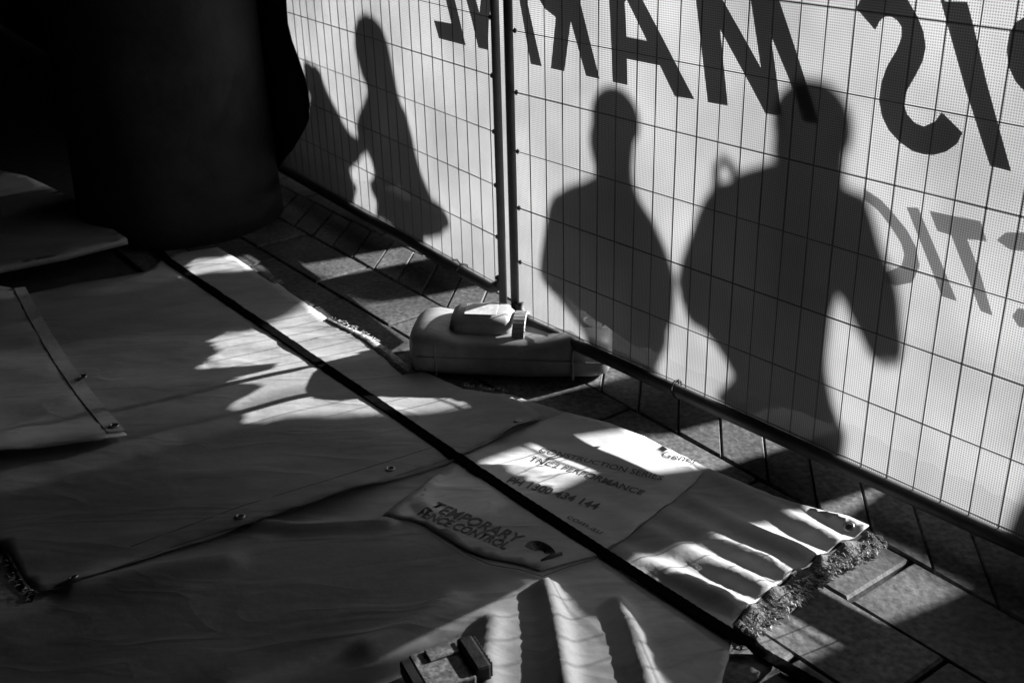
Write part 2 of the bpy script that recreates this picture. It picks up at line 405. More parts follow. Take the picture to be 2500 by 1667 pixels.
# place so that its right side is seen at x = 617 px
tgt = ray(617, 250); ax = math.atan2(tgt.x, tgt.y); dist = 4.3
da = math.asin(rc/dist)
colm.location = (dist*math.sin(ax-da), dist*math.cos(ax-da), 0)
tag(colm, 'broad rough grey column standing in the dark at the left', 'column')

# ------------------------------------------------------------------ fence panels
RAIL_T, RAIL_B = .121, .087
def fence(P, a0, a1, label):
    root = empty('mesh_fence', P.at(a0, 0), label, 'fence', 'temporary mesh fence panels')
    H1 = 2.14
    bm = bmesh.new(); add_tube(bm, [P.at(a0, .06), P.at(a0, H1)], .0118, 14); link('post', mesh_from(bm), M['galv'], root, True)
    bm = bmesh.new(); add_tube(bm, [P.at(a1, .06), P.at(a1, H1)], .0165, 14); link('post', mesh_from(bm), M['galv'], root, True)
    bm = bmesh.new()
    pts = [P.at(a0+.012, .150), P.at(a0+.02, .128), P.at(a0+.045, .112)]
    pts += [P.at(a0+.06+(a1-a0-.06)*i/12, .104) for i in range(13)]
    add_tube(bm, pts, .0155, 14); link('bottom_rail', mesh_from(bm), M['galv'], root, True)
    bm = bmesh.new(); add_tube(bm, [P.at(a0, H1-.02), P.at(a1, H1-.02)], .0165, 12); link('top_rail', mesh_from(bm), M['galv'], root, True)
    ha, va = [], []
    bm = bmesh.new(); add_tube(bm, [Vector((0, 0, .118)), Vector((0, 0, 2.12))], .0014, 5); vme = mesh_from(bm, 'wire_upright'); vme.materials.append(M['wire'])
    bm = bmesh.new(); add_tube(bm, [P.u*0.0, P.u*(a1-a0)], .0014, 5); hme = mesh_from(bm, 'wire_level'); hme.materials.append(M['wire'])
    i = 1
    while .06*i < a1-.03:
        if .06*i > a0+.03:
            o = bpy.data.objects.new('wire', vme); COL.objects.link(o); o.parent = root
            o.location = P.at(.06*i, 0, .003)-root.location; o.rotation_euler = (random.uniform(-.002, .002), random.uniform(-.002, .002), 0)
        i += 1
    for j in range(0, 13):
        o = bpy.data.objects.new('wire', hme); COL.objects.link(o); o.parent = root
        z = .271+.15*j if j else .271
        o.location = P.at(a0, z)-root.location
    o = bpy.data.objects.new('wire', hme); COL.objects.link(o); o.parent = root; o.location = P.at(a0, .1275)-root.location
    # wire twists next to the post and cable ties on the rail
    bm = bmesh.new(); bmesh.ops.create_icosphere(bm, subdivisions=1, radius=.005)
    for v in bm.verts: v.co.z *= 1.5
    kme = mesh_from(bm, 'wire_knot'); kme.materials.append(M['wire'])
    for j in range(0, 13):
        o = bpy.data.objects.new('wire_knot', kme); COL.objects.link(o); o.parent = root
        o.location = P.at(a0+.024, .271+.15*j)-root.location
    return root
fr = fence(FR, -.010, 2.36, 'right hand mesh fence panel carrying the banner with the big S')
fl = fence(FL, .016, 2.42, 'left hand mesh fence panel running off into the dark')
def cable_tie(P, a, root):
    bm = bmesh.new(); add_ring(bm, P.at(a, .108), P.u+Vector((0, 0, .25)), .0215, .0026, 20, 6)
    add_tube(bm, [P.at(a, .128, -.006), P.at(a+.012, .142, -.010), P.at(a+.02, .137, -.02)], .0018, 5)
    link('cable_tie', mesh_from(bm), M['rubber'], root, True)
cable_tie(FR, FR.hit(1556, 890)[0], fr); cable_tie(FL, FL.hit(1062, 625)[0], fl)
# clamp that joins the two posts
bm = bmesh.new()
add_box(bm, (FR.at(-.03, .0)+FL.at(.018, 0))/2+Vector((0, 0, 1.75)), FR.u, FR.n, Vector((0, 0, 1)), (.05, .2, .04), .006)
tag(link('fence_clamp', mesh_from(bm), M['galv']), 'steel clamp joining the two fence posts', 'clamp')

# ------------------------------------------------------------------ banners
def ripple(P, a, h):
    k = 1.0 if P is FR else 3.0
    return .0055*noise.noise((a*3.1, h*2.2, k))+.0016*noise.noise((a*9, h*5, k))
BOFF = .016
def banner_point(P, a, h, extra=0.0): return P.at(a, h, BOFF+ripple(P, a, h)+extra)
def uv_mesh(V2, F, P, extra=0.0, name='banner'):
    me = pydata([banner_point(P, v[0], v[1], extra) for v in V2], F, name)
    uvl = me.uv_layers.new(name='UVMap')
    for lp in me.loops: uvl.data[lp.index].uv = (V2[lp.vertex_index][0], V2[lp.vertex_index][1])
    return me
def grid(a0, a1, h0f, h1f, na, nh):
    V2, F = [], []
    for i in range(na+1):
        a = a0+(a1-a0)*i/na
        for j in range(nh+1):
            V2.append((a, h0f(a)+(h1f(a)-h0f(a))*j/nh))
    for i in range(na):
        for j in range(nh):
            q = i*(nh+1)+j; F.append((q, q+nh+1, q+nh+2, q+1))
    return V2, F
SK = {'R': [(-.1, .275), (.09, .265), (.2, .21), (.3, .19), (.42, .165), (.80, .168), (.95, .175), (1.02, .188), (1.2, .182), (2.3, .185)],
      'L': [(-.1, .25), (.045, .245), (.076, .232), (.10, .25), (.152, .287), (.2, .275), (.299, .257), (.45, .24), (.6, .25), (.65, .27), (.7, .28), (.8, .24), (.87, .225), (1.0, .20), (2.3, .2)]}
def lerp(tb, a):
    if a <= tb[0][0]: return tb[0][1]
    for p, q in zip(tb, tb[1:]):
        if a <= q[0]: return p[1]+(q[1]-p[1])*(a-p[0])/(q[0]-p[0])
    return tb[-1][1]
def skirt_top(P):
    k = 5.0 if P is FR else 9.0; tb = SK['R' if P is FR else 'L']
    return lambda a: lerp(tb, a)+.012*noise.noise((a*9, k, 0))+.009*noise.noise((a*33, k, 1))+.004*noise.noise((a*90, k, 2))
def veil_top(P):
    return lambda a: (.42 if a > 1.0 else skirt_top(P)(a)+.001)
def banner(P, a0, a1, label):
    root = empty('banner', P.at(a0, 0), label, 'banner', 'printed mesh banners tied to the fence')
    st = skirt_top(P)
    up = st
    if P is FR:                                            # half-open weave low at the right end
        v0 = lambda a: .262+.012*noise.noise((a*11, 2, 0))+.006*noise.noise((a*40, 2, 1))
        vt = lambda a: v0(a)+.165*smooth(.99, 1.10, a)+.002
        V2, F = grid(.98, a1, st, v0, 160, 4); link('mesh_cloth', uv_mesh(V2, F, P), M['banner'], root, True)
        V2, F = grid(.98, a1, v0, vt, 160, 8); link('veil', uv_mesh(V2, F, P), M['veil'], root, True)
        up = lambda a: vt(a) if a >= .98 else st(a)
    spans = ((a0, .98, 140), (.98, a1, 160)) if P is FR else ((a0, a1, 280),)
    for k_, (p0, p1, nc) in enumerate(spans):
        V2, F = grid(p0, p1, (lambda a: vt(a)) if (P is FR and k_ == 1) else st, lambda a: 2.1, nc, 60); link('mesh_cloth', uv_mesh(V2, F, P), M['banner'], root, True)
        V2, F = grid(p0, p1, lambda a: .088, st, nc, 8); link('skirt', uv_mesh(V2, F, P), M['sheer'], root, True)
    return root
br = banner(FR, -.012, 2.3, 'white mesh banner on the right panel with reversed dark letters and people\'s shadows')
bl = banner(FL, .045, 2.3, 'white mesh banner on the left panel crossed by a hatted shadow')
A_, B_ = FR.at(-.013, 0, BOFF+.002), FL.at(.046, 0, BOFF+.002)
for nm_, lo_, hi_ in (('flap', lambda a: .272+.012*math.sin(a*9), lambda a: 2.1), ('skirt', lambda a: .09, lambda a: .272+.012*math.sin(a*9))):
    V2, F = grid(0, 1, lo_, hi_, 8, 20)
    me = pydata([A_.lerp(B_, a)+(FR.n+FL.n)*.012*math.sin(a*math.pi)+Vector((0, 0, h)) for a, h in V2], F)
    uvl = me.uv_layers.new(name='UVMap')
    for lp in me.loops: uvl.data[lp.index].uv = (V2[lp.vertex_index][0]*.15, V2[lp.vertex_index][1])
    link(nm_, me, M['banner' if nm_ == 'flap' else 'sheer'], br, True)
# unseen dark sheets added high on both banners to cut their glow
for P, rt, h0 in ((FR, br, 1.10), (FL, bl, 1.10)):
    V2, F = grid(.05, 2.3, lambda a: h0, lambda a: 2.1, 24, 8)
    bm = shell([banner_point(P, v[0], v[1], .0045) for v in V2], F, .001, P.n); link('glow_blocker', mesh_from(bm), M['letter'], rt)
V2, F = grid(1.62, 2.3, lambda a: .1, lambda a: 1.215, 8, 8)  # one more added at the unseen right end against the glow
bm = shell([banner_point(FR, v[0], v[1], .0045) for v in V2], F, .001, FR.n); link('glow_blocker', mesh_from(bm), M['letter'], br)
# letters, seen from the back of the print
def letter(P, root, pts, scale=None, org=(0, 0), holes=(), mat='letter'):
    cv = lambda q: P.hit((org[0]+q[0]/scale)/PXK, (org[1]+q[1]/scale)/PXK, BOFF) if scale else P.hit(q[0]/PXK, q[1]/PXK, BOFF)
    poly = densify([cv(q) for q in pts], .02); hs = [densify([cv(q) for q in h], .02) for h in holes]
    V2, F = fill(poly, .03, hs)
    bm = shell([banner_point(P, v[0], v[1], .0045) for v in V2], F, .001, P.n)
    link('letter', mesh_from(bm, 'letter'), M[mat], root)
c1 = dict(scale=6.189, org=(1040, 0)); c3 = dict(scale=3.733, org=(1250, 0)); c4 = dict(scale=3.733, org=(1870, 0)); c6 = dict(scale=3.733, org=(1870, 400))
letter(FL, bl, [(180, -600), (430, 0), (600, 685), (205, 575), (125, 305), (385, 355), (300, 0), (150, -450), (-50, -500), (-90, -650)], **c1)
letter(FL, bl, [(600, 0), (430, -700), (560, -700), (745, 0), (795, 190), (815, 0), (835, -150), (1005, -150), (990, 0), (940, 330), (930, 755), (785, 720), (680, 290)], **c1)
letter(FR, br, [(1270, -700), (1400, -700), (1530, 0), (1755, 995), (1595, 960), (1435, 100)], **c1)
letter(FR, br, [(255, 0), (215, -150), (250, -300), (420, -330), (560, -330), (620, 0), (797, 717), (675, 690), (535, 190), (475, 650), (355, 620), (400, 155), (300, 75)], **c3)
letter(FR, br, [(885, -60), (890, 0), (915, 745), (1050, 775), (1045, 535), (1350, 595), (1480, 875), (1660, 905), (1200, 0), (1160, -80), (1020, -110)], holes=[[(1033, 20), (1045, 335), (1235, 370), (1075, 40), (1050, -10)]], **c3)
letter(FR, br, [(1702, 0), (1690, -90), (1726, -100), (1768, 0), (1858, 166), (1835, 0), (1822, -90), (1890, -90), (1905, 0), (1970, 206), (1998, 306), (1960, 299), (1926, 190), (1882, 83), (1898, 200), (1908, 284), (1868, 276), (1760, 70), (1776.4, 257), (1728, 249)])
letter(FR, br, [(830, 70), (1005, 270), (1045, 190), (1085, 150), (1150, 145), (1205, 180), (1245, 240), (1245, 330), (1200, 450), (1110, 600), (1060, 740), (1035, 900), (1060, 1050), (1120, 1180), (1220, 1290), (1330, 1370), (1430, 1402), (1530, 1410), (1640, 1380), (1740, 1310), (1790, 1210), (1600, 1020), (1540, 1105), (1440, 1150), (1360, 1120), (1290, 1040), (1262, 950), (1285, 830), (1370, 680), (1430, 560), (1462, 430), (1440, 280), (1390, 150), (1300, -10), (1180, -110), (1020, -130), (900, -60)], **c4)
letter(FR, br, [(1600, 0), (1610, -60), (1640, 8), (1840, 15), (1900, 250), (2010, 740), (2110, 1100), (2240, 1560), (2045, 1505), (1960, 1250), (1820, 820)], **c4)
letter(FR, br, [(2500, 120), (2352, 160), (2280, 200), (2225, 300), (2200, 450), (2215, 600), (2280, 740), (2352, 815), (2600, 900), (2750, 700), (2750, 300)], **c4)
pl_ = dict(mat='letter_pale')
letter(FR, br, [(890, 225), (1050, 330), (1160, 450), (1280, 600), (1360, 750), (1395, 930), (1330, 1080), (1180, 1110), (1080, 1085), (1090, 990), (1230, 930), (1258, 830), (1230, 720), (1130, 560), (1020, 420), (890, 320)], **c6, **pl_)
letter(FR, br, [(1280, 390), (1385, 402), (1740, 1250), (1600, 1205)], **c6, **pl_)
letter(FR, br, [(1490, 430), (1960, 520), (2020, 700), (1835, 680), (1960, 1000), (2070, 1380), (1960, 1335), (1850, 1050), (1690, 650), (1560, 610)], **c6, **pl_)
letter(FR, br, [(2110, 690), (2190, 620), (2420, 620), (2420, 790), (2240, 780)], **c6, **pl_)
letter(FR, br, [(2250, 1385), (2300, 1310), (2430, 1330), (2430, 1500), (2310, 1480)], **c6, **pl_)

# black tarpaulin thrown over the far end of the left panel
edge = [(652, -260), (655, -120), (658, 0), (661, 55), (668, 95), (682, 145), (694, 190), (699, 230), (696, 275), (684, 310), (672, 345), (645, 385), (600, 400), (560, 380), (560, 200), (560, -100), (560, -300)]
V2, F = fill(densify([FL.hit(x_, y_, -.05) for x_, y_ in edge], .04), .06)
V3 = [FL.at(a, max(h, .01), -.05-.02*noise.noise((a*5, h*2, 4))-.03*math.sin(a*14+h)*.5) for a, h in V2]
bm = shell(V3, F, .003, -FL.n)
tag(link('tarpaulin', mesh_from(bm), M['tarp'], smooth=False), 'black tarpaulin with a curved edge hung over the left end of the fence', 'tarpaulin')

# ------------------------------------------------------------------ fence foot (plastic block)
u_, n_ = FR.u, FR.n
bx = (u_*.74+n_*.672).normalized(); by = Vector((-bx.y, bx.x, 0)); by = by if by.dot(-u_*.672+n_*.74) > 0 else -by
B0 = FR.o+u_*(-.077)+n_*(-.312)                              # near left bottom corner
foot = empty('ballast_block', B0+bx*.26+by*.12, 'white plastic water filled block holding up the fence post', 'fence foot')
Z = Vector((0, 0, 1))
def lofted(sections, n=28, e=4.0):
    """closed body along bx: (along, across centre, half width, z0, z1)"""
    bm = bmesh.new(); rings = []
    for (a, c, w, z0, z1) in sections:
        row = []
        for k in range(n):
            t = 2*math.pi*k/n; cx, sy = math.cos(t), math.sin(t)
            X = math.copysign(abs(cx)**(2/e), cx)*w; Y = math.copysign(abs(sy)**(2/e), sy)*(z1-z0)/2+(z0+z1)/2
            row.append(bm.verts.new(B0+bx*a+by*(c+X)+Z*Y))
        rings.append(row)
    for A, B in zip(rings, rings[1:]):
        for k in range(n): bm.faces.new((A[k], A[(k+1) % n], B[(k+1) % n], B[k]))
    bm.faces.new(rings[0][::-1]); bm.faces.new(rings[-1]); bmesh.ops.recalc_face_normals(bm, faces=bm.faces)
    return bm
bm = lofted([(-.012, .115, .04, .03, .085), (-.004, .115, .085, .010, .112), (.012, .115, .108, .001, .124), (.05, .115, .112, 0, .128), (.085, .115, .112, 0, .122), (.12, .115, .112, 0, .112), (.2, .115, .112, 0, .108),
             (.30, .115, .112, 0, .106), (.36, .118, .112, 0, .112), (.42, .12, .11, 0, .128), (.48, .12, .104, .001, .128), (.515, .12, .085, .006, .112), (.527, .12, .05, .025, .085)])
link('body', mesh_from(bm), M['plastic'], foot, True)
bm = lofted([(.095, .12, .04, .07, .125), (.102, .12, .058, .06, .148), (.12, .12, .066, .06, .158), (.20, .125, .066, .06, .160), (.245, .128, .062, .06, .156), (.262, .128, .05, .06, .14)], e=3.0)
link('raised_barrel', mesh_from(bm), M['plastic'], foot, True)
bm = bmesh.new(); add_box(bm, B0+bx*.18+by*.105+Z*.1608, bx, (by+Z*.16).normalized(), Z, (.085, .052, .0012), .0004, 1)
link('sticker', mesh_from(bm), M['sticker'], foot)
bm = bmesh.new()
for k_ in range(13):                                         # strap moulded over the hump, next to the post
    t = -.95+1.9*k_/12; add_box(bm, B0+bx*.282+by*(.118+.075*math.sin(t))+Z*(.060+.082*math.cos(t)), bx, (by*math.cos(t)-Z*math.sin(t)).normalized(), (Z*math.cos(t)+by*math.sin(t)).normalized(), (.034, .0145, .010), .002, 1)
link('moulded_band', mesh_from(bm), M['plastic'], foot)
for k_, a_ in enumerate((.07, .43)):
    bm = bmesh.new(); add_box(bm, B0+bx*a_+by*.0045+Z*.055, bx, by, Z, (.006, .010, .085), .002, 1); link('side_rib', mesh_from(bm), M['plastic'], foot)
bm = bmesh.new(); add_tube(bm, [B0+bx*a_+by*.0015+Z*.064 for a_ in [i*.05+.02 for i in range(11)]], .0022, 6); link('mould_seam', mesh_from(bm), M['plastic'], foot, True)
bm = bmesh.new(); add_ring(bm, B0+bx*.475+by*.12+Z*.123, Z+bx*.25, .03, .006, 24, 8); link('filler_ring', mesh_from(bm), M['plastic'], foot, True)
bm = bmesh.new(); add_ring(bm, FR.at(-.004, .120, .0), Z, .030, .009, 20, 8); link('post_collar', mesh_from(bm), M['plastic'], foot, True)

# ------------------------------------------------------------------ vinyl sheets on the ground
ZA, ZB = .014, .010
def gp(pts, z): return [tuple(ground(a, b, z)[:2]) for a, b in pts]
def polyline_d(p, pl):
    best = (9, 0)
    acc = 0
    for a, b in zip(pl, pl[1:]):
        dx, dy = b[0]-a[0], b[1]-a[1]; L = math.hypot(dx, dy)
        t = max(0, min(1, ((p[0]-a[0])*dx+(p[1]-a[1])*dy)/(L*L)))
        d = math.hypot(p[0]-a[0]-t*dx, p[1]-a[1]-t*dy)
        if d < best[0]: best = (d, acc+t*L)
        acc += L
    return best
FRAY = gp([(1995, 1214), (1886, 1272), (1820, 1320), (1753, 1373), (1685, 1432)], .012)
BRIGHT = gp([(1150, 895), (1480, 1000), (1640, 1080), (1900, 1185), (2035, 1237)], .012)
def smooth(a, b, x):
    t = max(0, min(1, (x-a)/(b-a))); return t*t*(3-2*t)
HUMP = ground(1230, 1480, .03)
RIDGES = [(gp([(590, 1203), (680, 1212), (780, 1212), (885, 1204)], .01), .016, .016), (gp([(1004, 1098), (980, 1128), (968, 1156), (988, 1180)], .01), .010, .007),
          (gp([(180, 1352), (330, 1322), (520, 1290)], .01), .018, .03), (gp([(850, 1500), (960, 1450), (1030, 1400)], .01), .016, .03), (gp([(1320, 1108), (1180, 1072), (1100, 1082)], .01), .006, .014),
          (gp([(1255, 1352), (1275, 1440), (1300, 1600)], .03), .026, .020), (gp([(1420, 1400), (1450, 1470), (1490, 1600)], .02), .020, .018), (gp([(1130, 1440), (1120, 1520), (1120, 1600)], .03), .016, .020)]
def zB(x, y):
    d, s = polyline_d((x, y), FRAY); dr, _ = polyline_d((x, y), BRIGHT)
    z = ZB+.034*math.exp(-((x-HUMP.x)**2+(y-HUMP.y)**2)/(.30**2))
    rip = math.sin(s*2*math.pi/.078+1.0*noise.noise((x*3, y*3, 2))+.6)
    z += .019*(rip*.5+.5)*math.exp(-max(0, d-.07)/.20)*(.75+.25*smooth(0, .05, d))
    z += (.007*noise.noise((x*3.2, y*3.2, 1))+.003*noise.noise((x*8, y*8, 5))*smooth(0, .3, d))*smooth(0, .1, dr)
    for pl_r, am, wd in RIDGES:
        q_ = polyline_d((x, y), pl_r)[0]
        if q_ < wd*3: z += am*math.exp(-(q_/wd)**2)
    return max(z, .005)
# A's near edge, for its lifted bulges
AEDGE = gp([(80, 1362), (180, 1345), (400, 1265), (560, 1215), (760, 1150), (1020, 1068), (1250, 960)], ZA)
def crease(x, y):
    # long soft folds fanning across the upper sheet
    v = Vector((x, y)); q = (v.x*.94+v.y*.34)
    w = (v.y*.94-v.x*.34)
    f = noise.noise((q*1.1, w*6.0, 3)); g = 1-abs(noise.noise((q*.9+4, w*4.2, 8)))*2.4
    return .007*f+.004*noise.noise((q*2.5, w*14, 8))+.009*max(0, g)**3
def zA(x, y):
    d, s = polyline_d((x, y), AEDGE)
    z = max(ZA+crease(x, y)*.8+.006*noise.noise((x*2.4, y*2.4, 7)), .005)
    z += .012*(.5+.5*math.sin(s*13+noise.noise((x*5, y*5, 0))*2))*math.exp(-d/.06)
    z += .007*noise.noise((x*16, y*16, 2))*math.exp(-d/.10)+.004*noise.noise((x*34, y*34, 4))*math.exp(-d/.06)
    return max(z, zB(x, y)+.006)
def sheet(name, px, z0, zf, mat, label, step=.022, th=.0025, jit=0.0, seed=1):
    poly = densify(gp(px, z0), .02, jit, seed)
    V, F = fill(poly, step)
    bm = shell([Vector((v[0], v[1], zf(v[0], v[1]))) for v in V], F, th)
    c = Vector((sum(v[0] for v in V)/len(V), sum(v[1] for v in V)/len(V), 0))
    root = empty(name, c, label, 'vinyl sheet', 'vinyl sheets heaped on the paving')
    link('sheet_face', mesh_from(bm), mat, root, True)
    return root
def on(zf, x, y, z0, up=0.0):
    p = ground(x, y, z0)
    for _ in range(4): p = ground(x, y, zf(p.x, p.y))
    return Vector((p.x, p.y, zf(p.x, p.y)+up))
def normal_of(zf, x, y, e=.01):
    return Vector((-(zf(x+e, y)-zf(x-e, y))/(2*e), -(zf(x, y+e)-zf(x, y-e))/(2*e), 1)).normalized()
def grommet(zf, x, y, z0, root, R=.0085):
    p = on(zf, x, y, z0, .0015); nn = normal_of(zf, p.x, p.y)
    bm = bmesh.new(); add_ring(bm, p, nn, R, .0028, 22, 8, .8); o = link('eyelet', mesh_from(bm), M['brass'], root, True)
    bm = bmesh.new(); bmesh.ops.create_circle(bm, cap_ends=True, segments=18, radius=R*.8, matrix=Matrix.Translation(p+nn*.0004) @ nn.to_track_quat('Z', 'Y').to_matrix().to_4x4())
    h = link('eyelet_hole', mesh_from(bm), M['rubber'], root)
def seam(zf, px, z0, root, w=.0012, up=.0008, name='seam', mat='ink', dash=False):
    pts = []
    for (a, b) in zip(px, px[1:]):
        n = max(2, int(math.hypot(b[0]-a[0], b[1]-a[1])/12))
        pts += [(a[0]+(b[0]-a[0])*i/n, a[1]+(b[1]-a[1])*i/n) for i in range(n)]
    pts.append(px[-1])
    P = [on(zf, x_, y_, z0, up) for x_, y_ in pts]
    bm = bmesh.new(); add_tube(bm, P, w, 5)
    link(name, mesh_from(bm), M[mat], root, True)

B = sheet('vinyl_sheet', [(-160, 1330), (300, 1140), (900, 960), (1150, 895), (1480, 1000), (1640, 1080), (1900, 1180), (1995, 1214), (1886, 1272), (1820, 1320), (1753, 1373), (1685, 1432), (1680, 1480), (1655, 1590), (1600, 1760), (-200, 1760)], .015, zB, M['sheet_low'],
          'large white vinyl sheet at the bottom of the heap with a frayed rippled end', .0135, jit=.0015)
A = sheet('vinyl_sheet', [(-220, 1290), (-60, 1240), (0, 1250), (60, 1340), (80, 1362), (180, 1345), (400, 1265), (560, 1215), (760, 1150), (1020, 1068), (1250, 960), (1160, 905), (1060, 893), (935, 838), (850, 775), (760, 738), (640, 655), (590, 625), (499, 569), (403, 583), (330, 625), (0, 690), (-220, 720)], ZA, zA, M['sheet'],
          'upper white vinyl sheet with eyelets along its near hem and bright sun patches', .026, jit=.001)
zC = lambda x, y: zB(x, y)+.0045
CP = [(880, 1188), (955, 1130), (1060, 1050), (1200, 985), (1300, 950), (1400, 975), (1480, 1006), (1560, 1050), (1612, 1090), (1595, 1112), (1540, 1160), (1500, 1192), (1440, 1242), (1370, 1287), (1300, 1308), (1245, 1328), (1190, 1312), (1120, 1300), (1070, 1278), (1020, 1245), (975, 1212), (940, 1199)]
Cc = sheet('printed_sign', CP, ZB, zC, M['print_panel'], 'pale printed sign sheet with dark lettering lying on the lower vinyl sheet', .022)
Cc['category'] = 'sign'; del Cc['group']
def inset(px, d):
    cx = sum(p[0] for p in px)/len(px); cy = sum(p[1] for p in px)/len(px)
    return [(cx+(x-cx)*(1-d), cy+(y-cy)*(1-d)) for x, y in px]
q = inset(CP, .03)
seam(zC, [q[i] for i in (0, 21, 20, 19, 18, 17, 16, 15, 14, 13, 12, 11, 10)], ZB, Cc, .0008, .0004, 'stitching')
DP = [(-160, 640), (20, 648), (58, 660), (100, 735), (158, 828), (215, 905), (290, 992), (230, 1010), (130, 1020), (-20, 1036), (-160, 1050)]
DEDGE = gp([(290, 1000), (130, 1020), (-20, 1036), (-160, 1050)], .045)
def zD(x, y):
    d, s = polyline_d((x, y), DEDGE)
    return zA(x, y)+.006+.018*math.exp(-d/.10)+.012*noise.noise((x*7, y*7, 3))*math.exp(-d/.25)+.010*noise.noise((x*4+y*2, y*9, 5))+.008*(1-abs(noise.noise((x*3-y*5, y*4, 9))))**4
D = sheet('vinyl_sheet', DP, .045, zD, M['sheet_lit'], 'narrow folded vinyl sheet at the left with a hem strip and two eyelets', .02, .004)
# hem strip along its right edge
hp = [(58, 660), (100, 735), (158, 828), (215, 905), (288, 990)]
bm = bmesh.new(); prev = None
for i in range(41):
    t = i/40*(len(hp)-1); k_ = min(int(t), len(hp)-2); f = t-k_
    xx = hp[k_][0]+(hp[k_+1][0]-hp[k_][0])*f; yy = hp[k_][1]+(hp[k_+1][1]-hp[k_][1])*f
    w = 26+14*i/40
    a_, b_ = on(zD, xx, yy, .045, .0022), on(zD, xx-w, yy+w*.12, .045, .0022)
    lo = [bm.verts.new(q_-Z*.003) for q_ in (a_, b_)]; hi = [bm.verts.new(q_) for q_ in (a_, b_)]
    cur = (hi[0], hi[1], lo[1], lo[0])
    if prev:
        for e in range(4): bm.faces.new((prev[e], prev[(e+1) % 4], cur[(e+1) % 4], cur[e]))
    prev = cur
bmesh.ops.recalc_face_normals(bm, faces=bm.faces)
link('hem', mesh_from(bm), M['hem'], D)
zDh = lambda x, y: zD(x, y)+.005
grommet(zDh, 190, 848+18, .045, D, .009); grommet(zDh, 262, 978, .045, D, .010)
zE = lambda x, y: .07+.006*noise.noise((x*3, y*3, 1))
Ee = sheet('vinyl_sheet', [(-120, 360), (60, 405), (160, 452), (292, 548), (150, 585), (0, 615), (-140, 640)], .07, zE, M['sheet'], 'dim vinyl sheet lying farthest back at the left edge', .04, .02)
grommet(zA, 552, 1187, ZA, A); grommet(zA, 897, 1077, ZA, A); grommet(zA, 1190, 968, ZA, A); grommet(zA, 168, 1328, ZA, A)
seam(zA, [(100, 1352), (180, 1335), (400, 1254), (560, 1205), (760, 1140), (1020, 1058), (1230, 962)], ZA, A, .0007, .0003, 'stitching')
seam(zA, [(300, 1255), (560, 1160), (760, 1100), (1000, 1025)], ZA, A, .0006, .0002, 'stitching')
grommet(zB, 1950, 1202, .03, B, .009)

# frayed ends: torn backing with loose threads
def fray(zf, px, z0, root, width, n, seed, toward, lift=0.0, fleck=1.0):
    R = random.Random(seed); bm = bmesh.new(); P = [Vector(on(zf, a, b, z0)) for a, b in px]
    L = [0]
    for a, b in zip(P, P[1:]): L.append(L[-1]+(b-a).length)
    def at(t):
        t *= L[-1]
        for i in range(len(P)-1):
            if t <= L[i+1]: return P[i]+(P[i+1]-P[i])*((t-L[i])/(L[i+1]-L[i])), (P[i+1]-P[i]).normalized()
        return P[-1], (P[-1]-P[-2]).normalized()
    def out_of(d):
        o = Vector((d.y, -d.x, 0)).normalized(); return o if o.dot(toward) > 0 else -o
    NS = int(L[-1]/.0035); NJ = 9; rows = []
    for i in range(NS+1):
        p, d = at(i/NS); out = out_of(d); row = []
        wid = width*(.80+.30*noise.noise((p.x*18, p.y*18, seed))+.14*noise.noise((p.x*90, p.y*90, seed)))
        pz = zf(p.x, p.y)
        for j in range(NJ+1):
            f = j/NJ; q = p+out*wid*f
            z = pz*(1-f)+.004*f+lift*math.sin(f*math.pi)+.0035*noise.noise((q.x*60, q.y*60, seed))*f+.0012*noise.noise((i*1.7, seed, f*.6))
            row.append(bm.verts.new((q.x, q.y, max(z, .003))))
        rows.append(row)
    for A_, B_ in zip(rows, rows[1:]):
        for j in range(NJ): bm.faces.new((A_[j], A_[j+1], B_[j+1], B_[j]))
    link('frayed_backing', mesh_from(bm), M['fray'], root, False)
    bm = bmesh.new()
    for i in range(n):
        t = R.random(); p, d = at(t); out = out_of(d)
        clump = noise.noise((t*14, seed, 1))
        if R.random() > .55+clump*.9: continue
        s0 = (R.random()**.5)*width*.85; ln = R.uniform(.005, .017)
        dirn = (out+d*R.uniform(-.35, .35)).normalized()
        z = zf(p.x, p.y)*max(0, 1-s0/width)+.0045+lift*math.sin(min(1, s0/width)*math.pi)
        a_ = p+out*s0; a_.z = z; b_ = a_+dirn*ln; b_.z = max(.003, z+R.uniform(-.004, .005)); m_ = (a_+b_)/2+Z*R.uniform(0, .004)+d*R.uniform(-.004, .004)
        w = R.uniform(.0003, .0009)*fleck
        add_tube(bm, [a_, m_, b_], [w, w*R.uniform(.8, 2.2), w*.5], 4)
    o = link('loose_thread', mesh_from(bm), M['thread'], root); o['kind'] = 'stuff'
fray(zB, [(1995, 1214), (1940, 1243), (1886, 1272), (1820, 1320), (1753, 1373), (1685, 1432)], .02, B, .054, 1000, 3, FR.u, .001, 1.1)
fray(zA, [(745, 736), (790, 760), (835, 785), (870, 815), (905, 846), (925, 862)], ZA, A, .038, 260, 11, FR.n, .010, .8)
fray(zA, [(588, 626), (612, 642), (632, 652)], ZA, A, .03, 60, 12, FR.n, .006, .8)
fray(zA, [(1060, 893), (1110, 900), (1165, 906)], ZA, A, .03, 90, 13, FR.n, .006, .8)
fray(zA, [(20, 1270), (60, 1340), (90, 1360)], ZA, A, .02, 60, 14, -FR.u-FR.n, .006, 1.5)

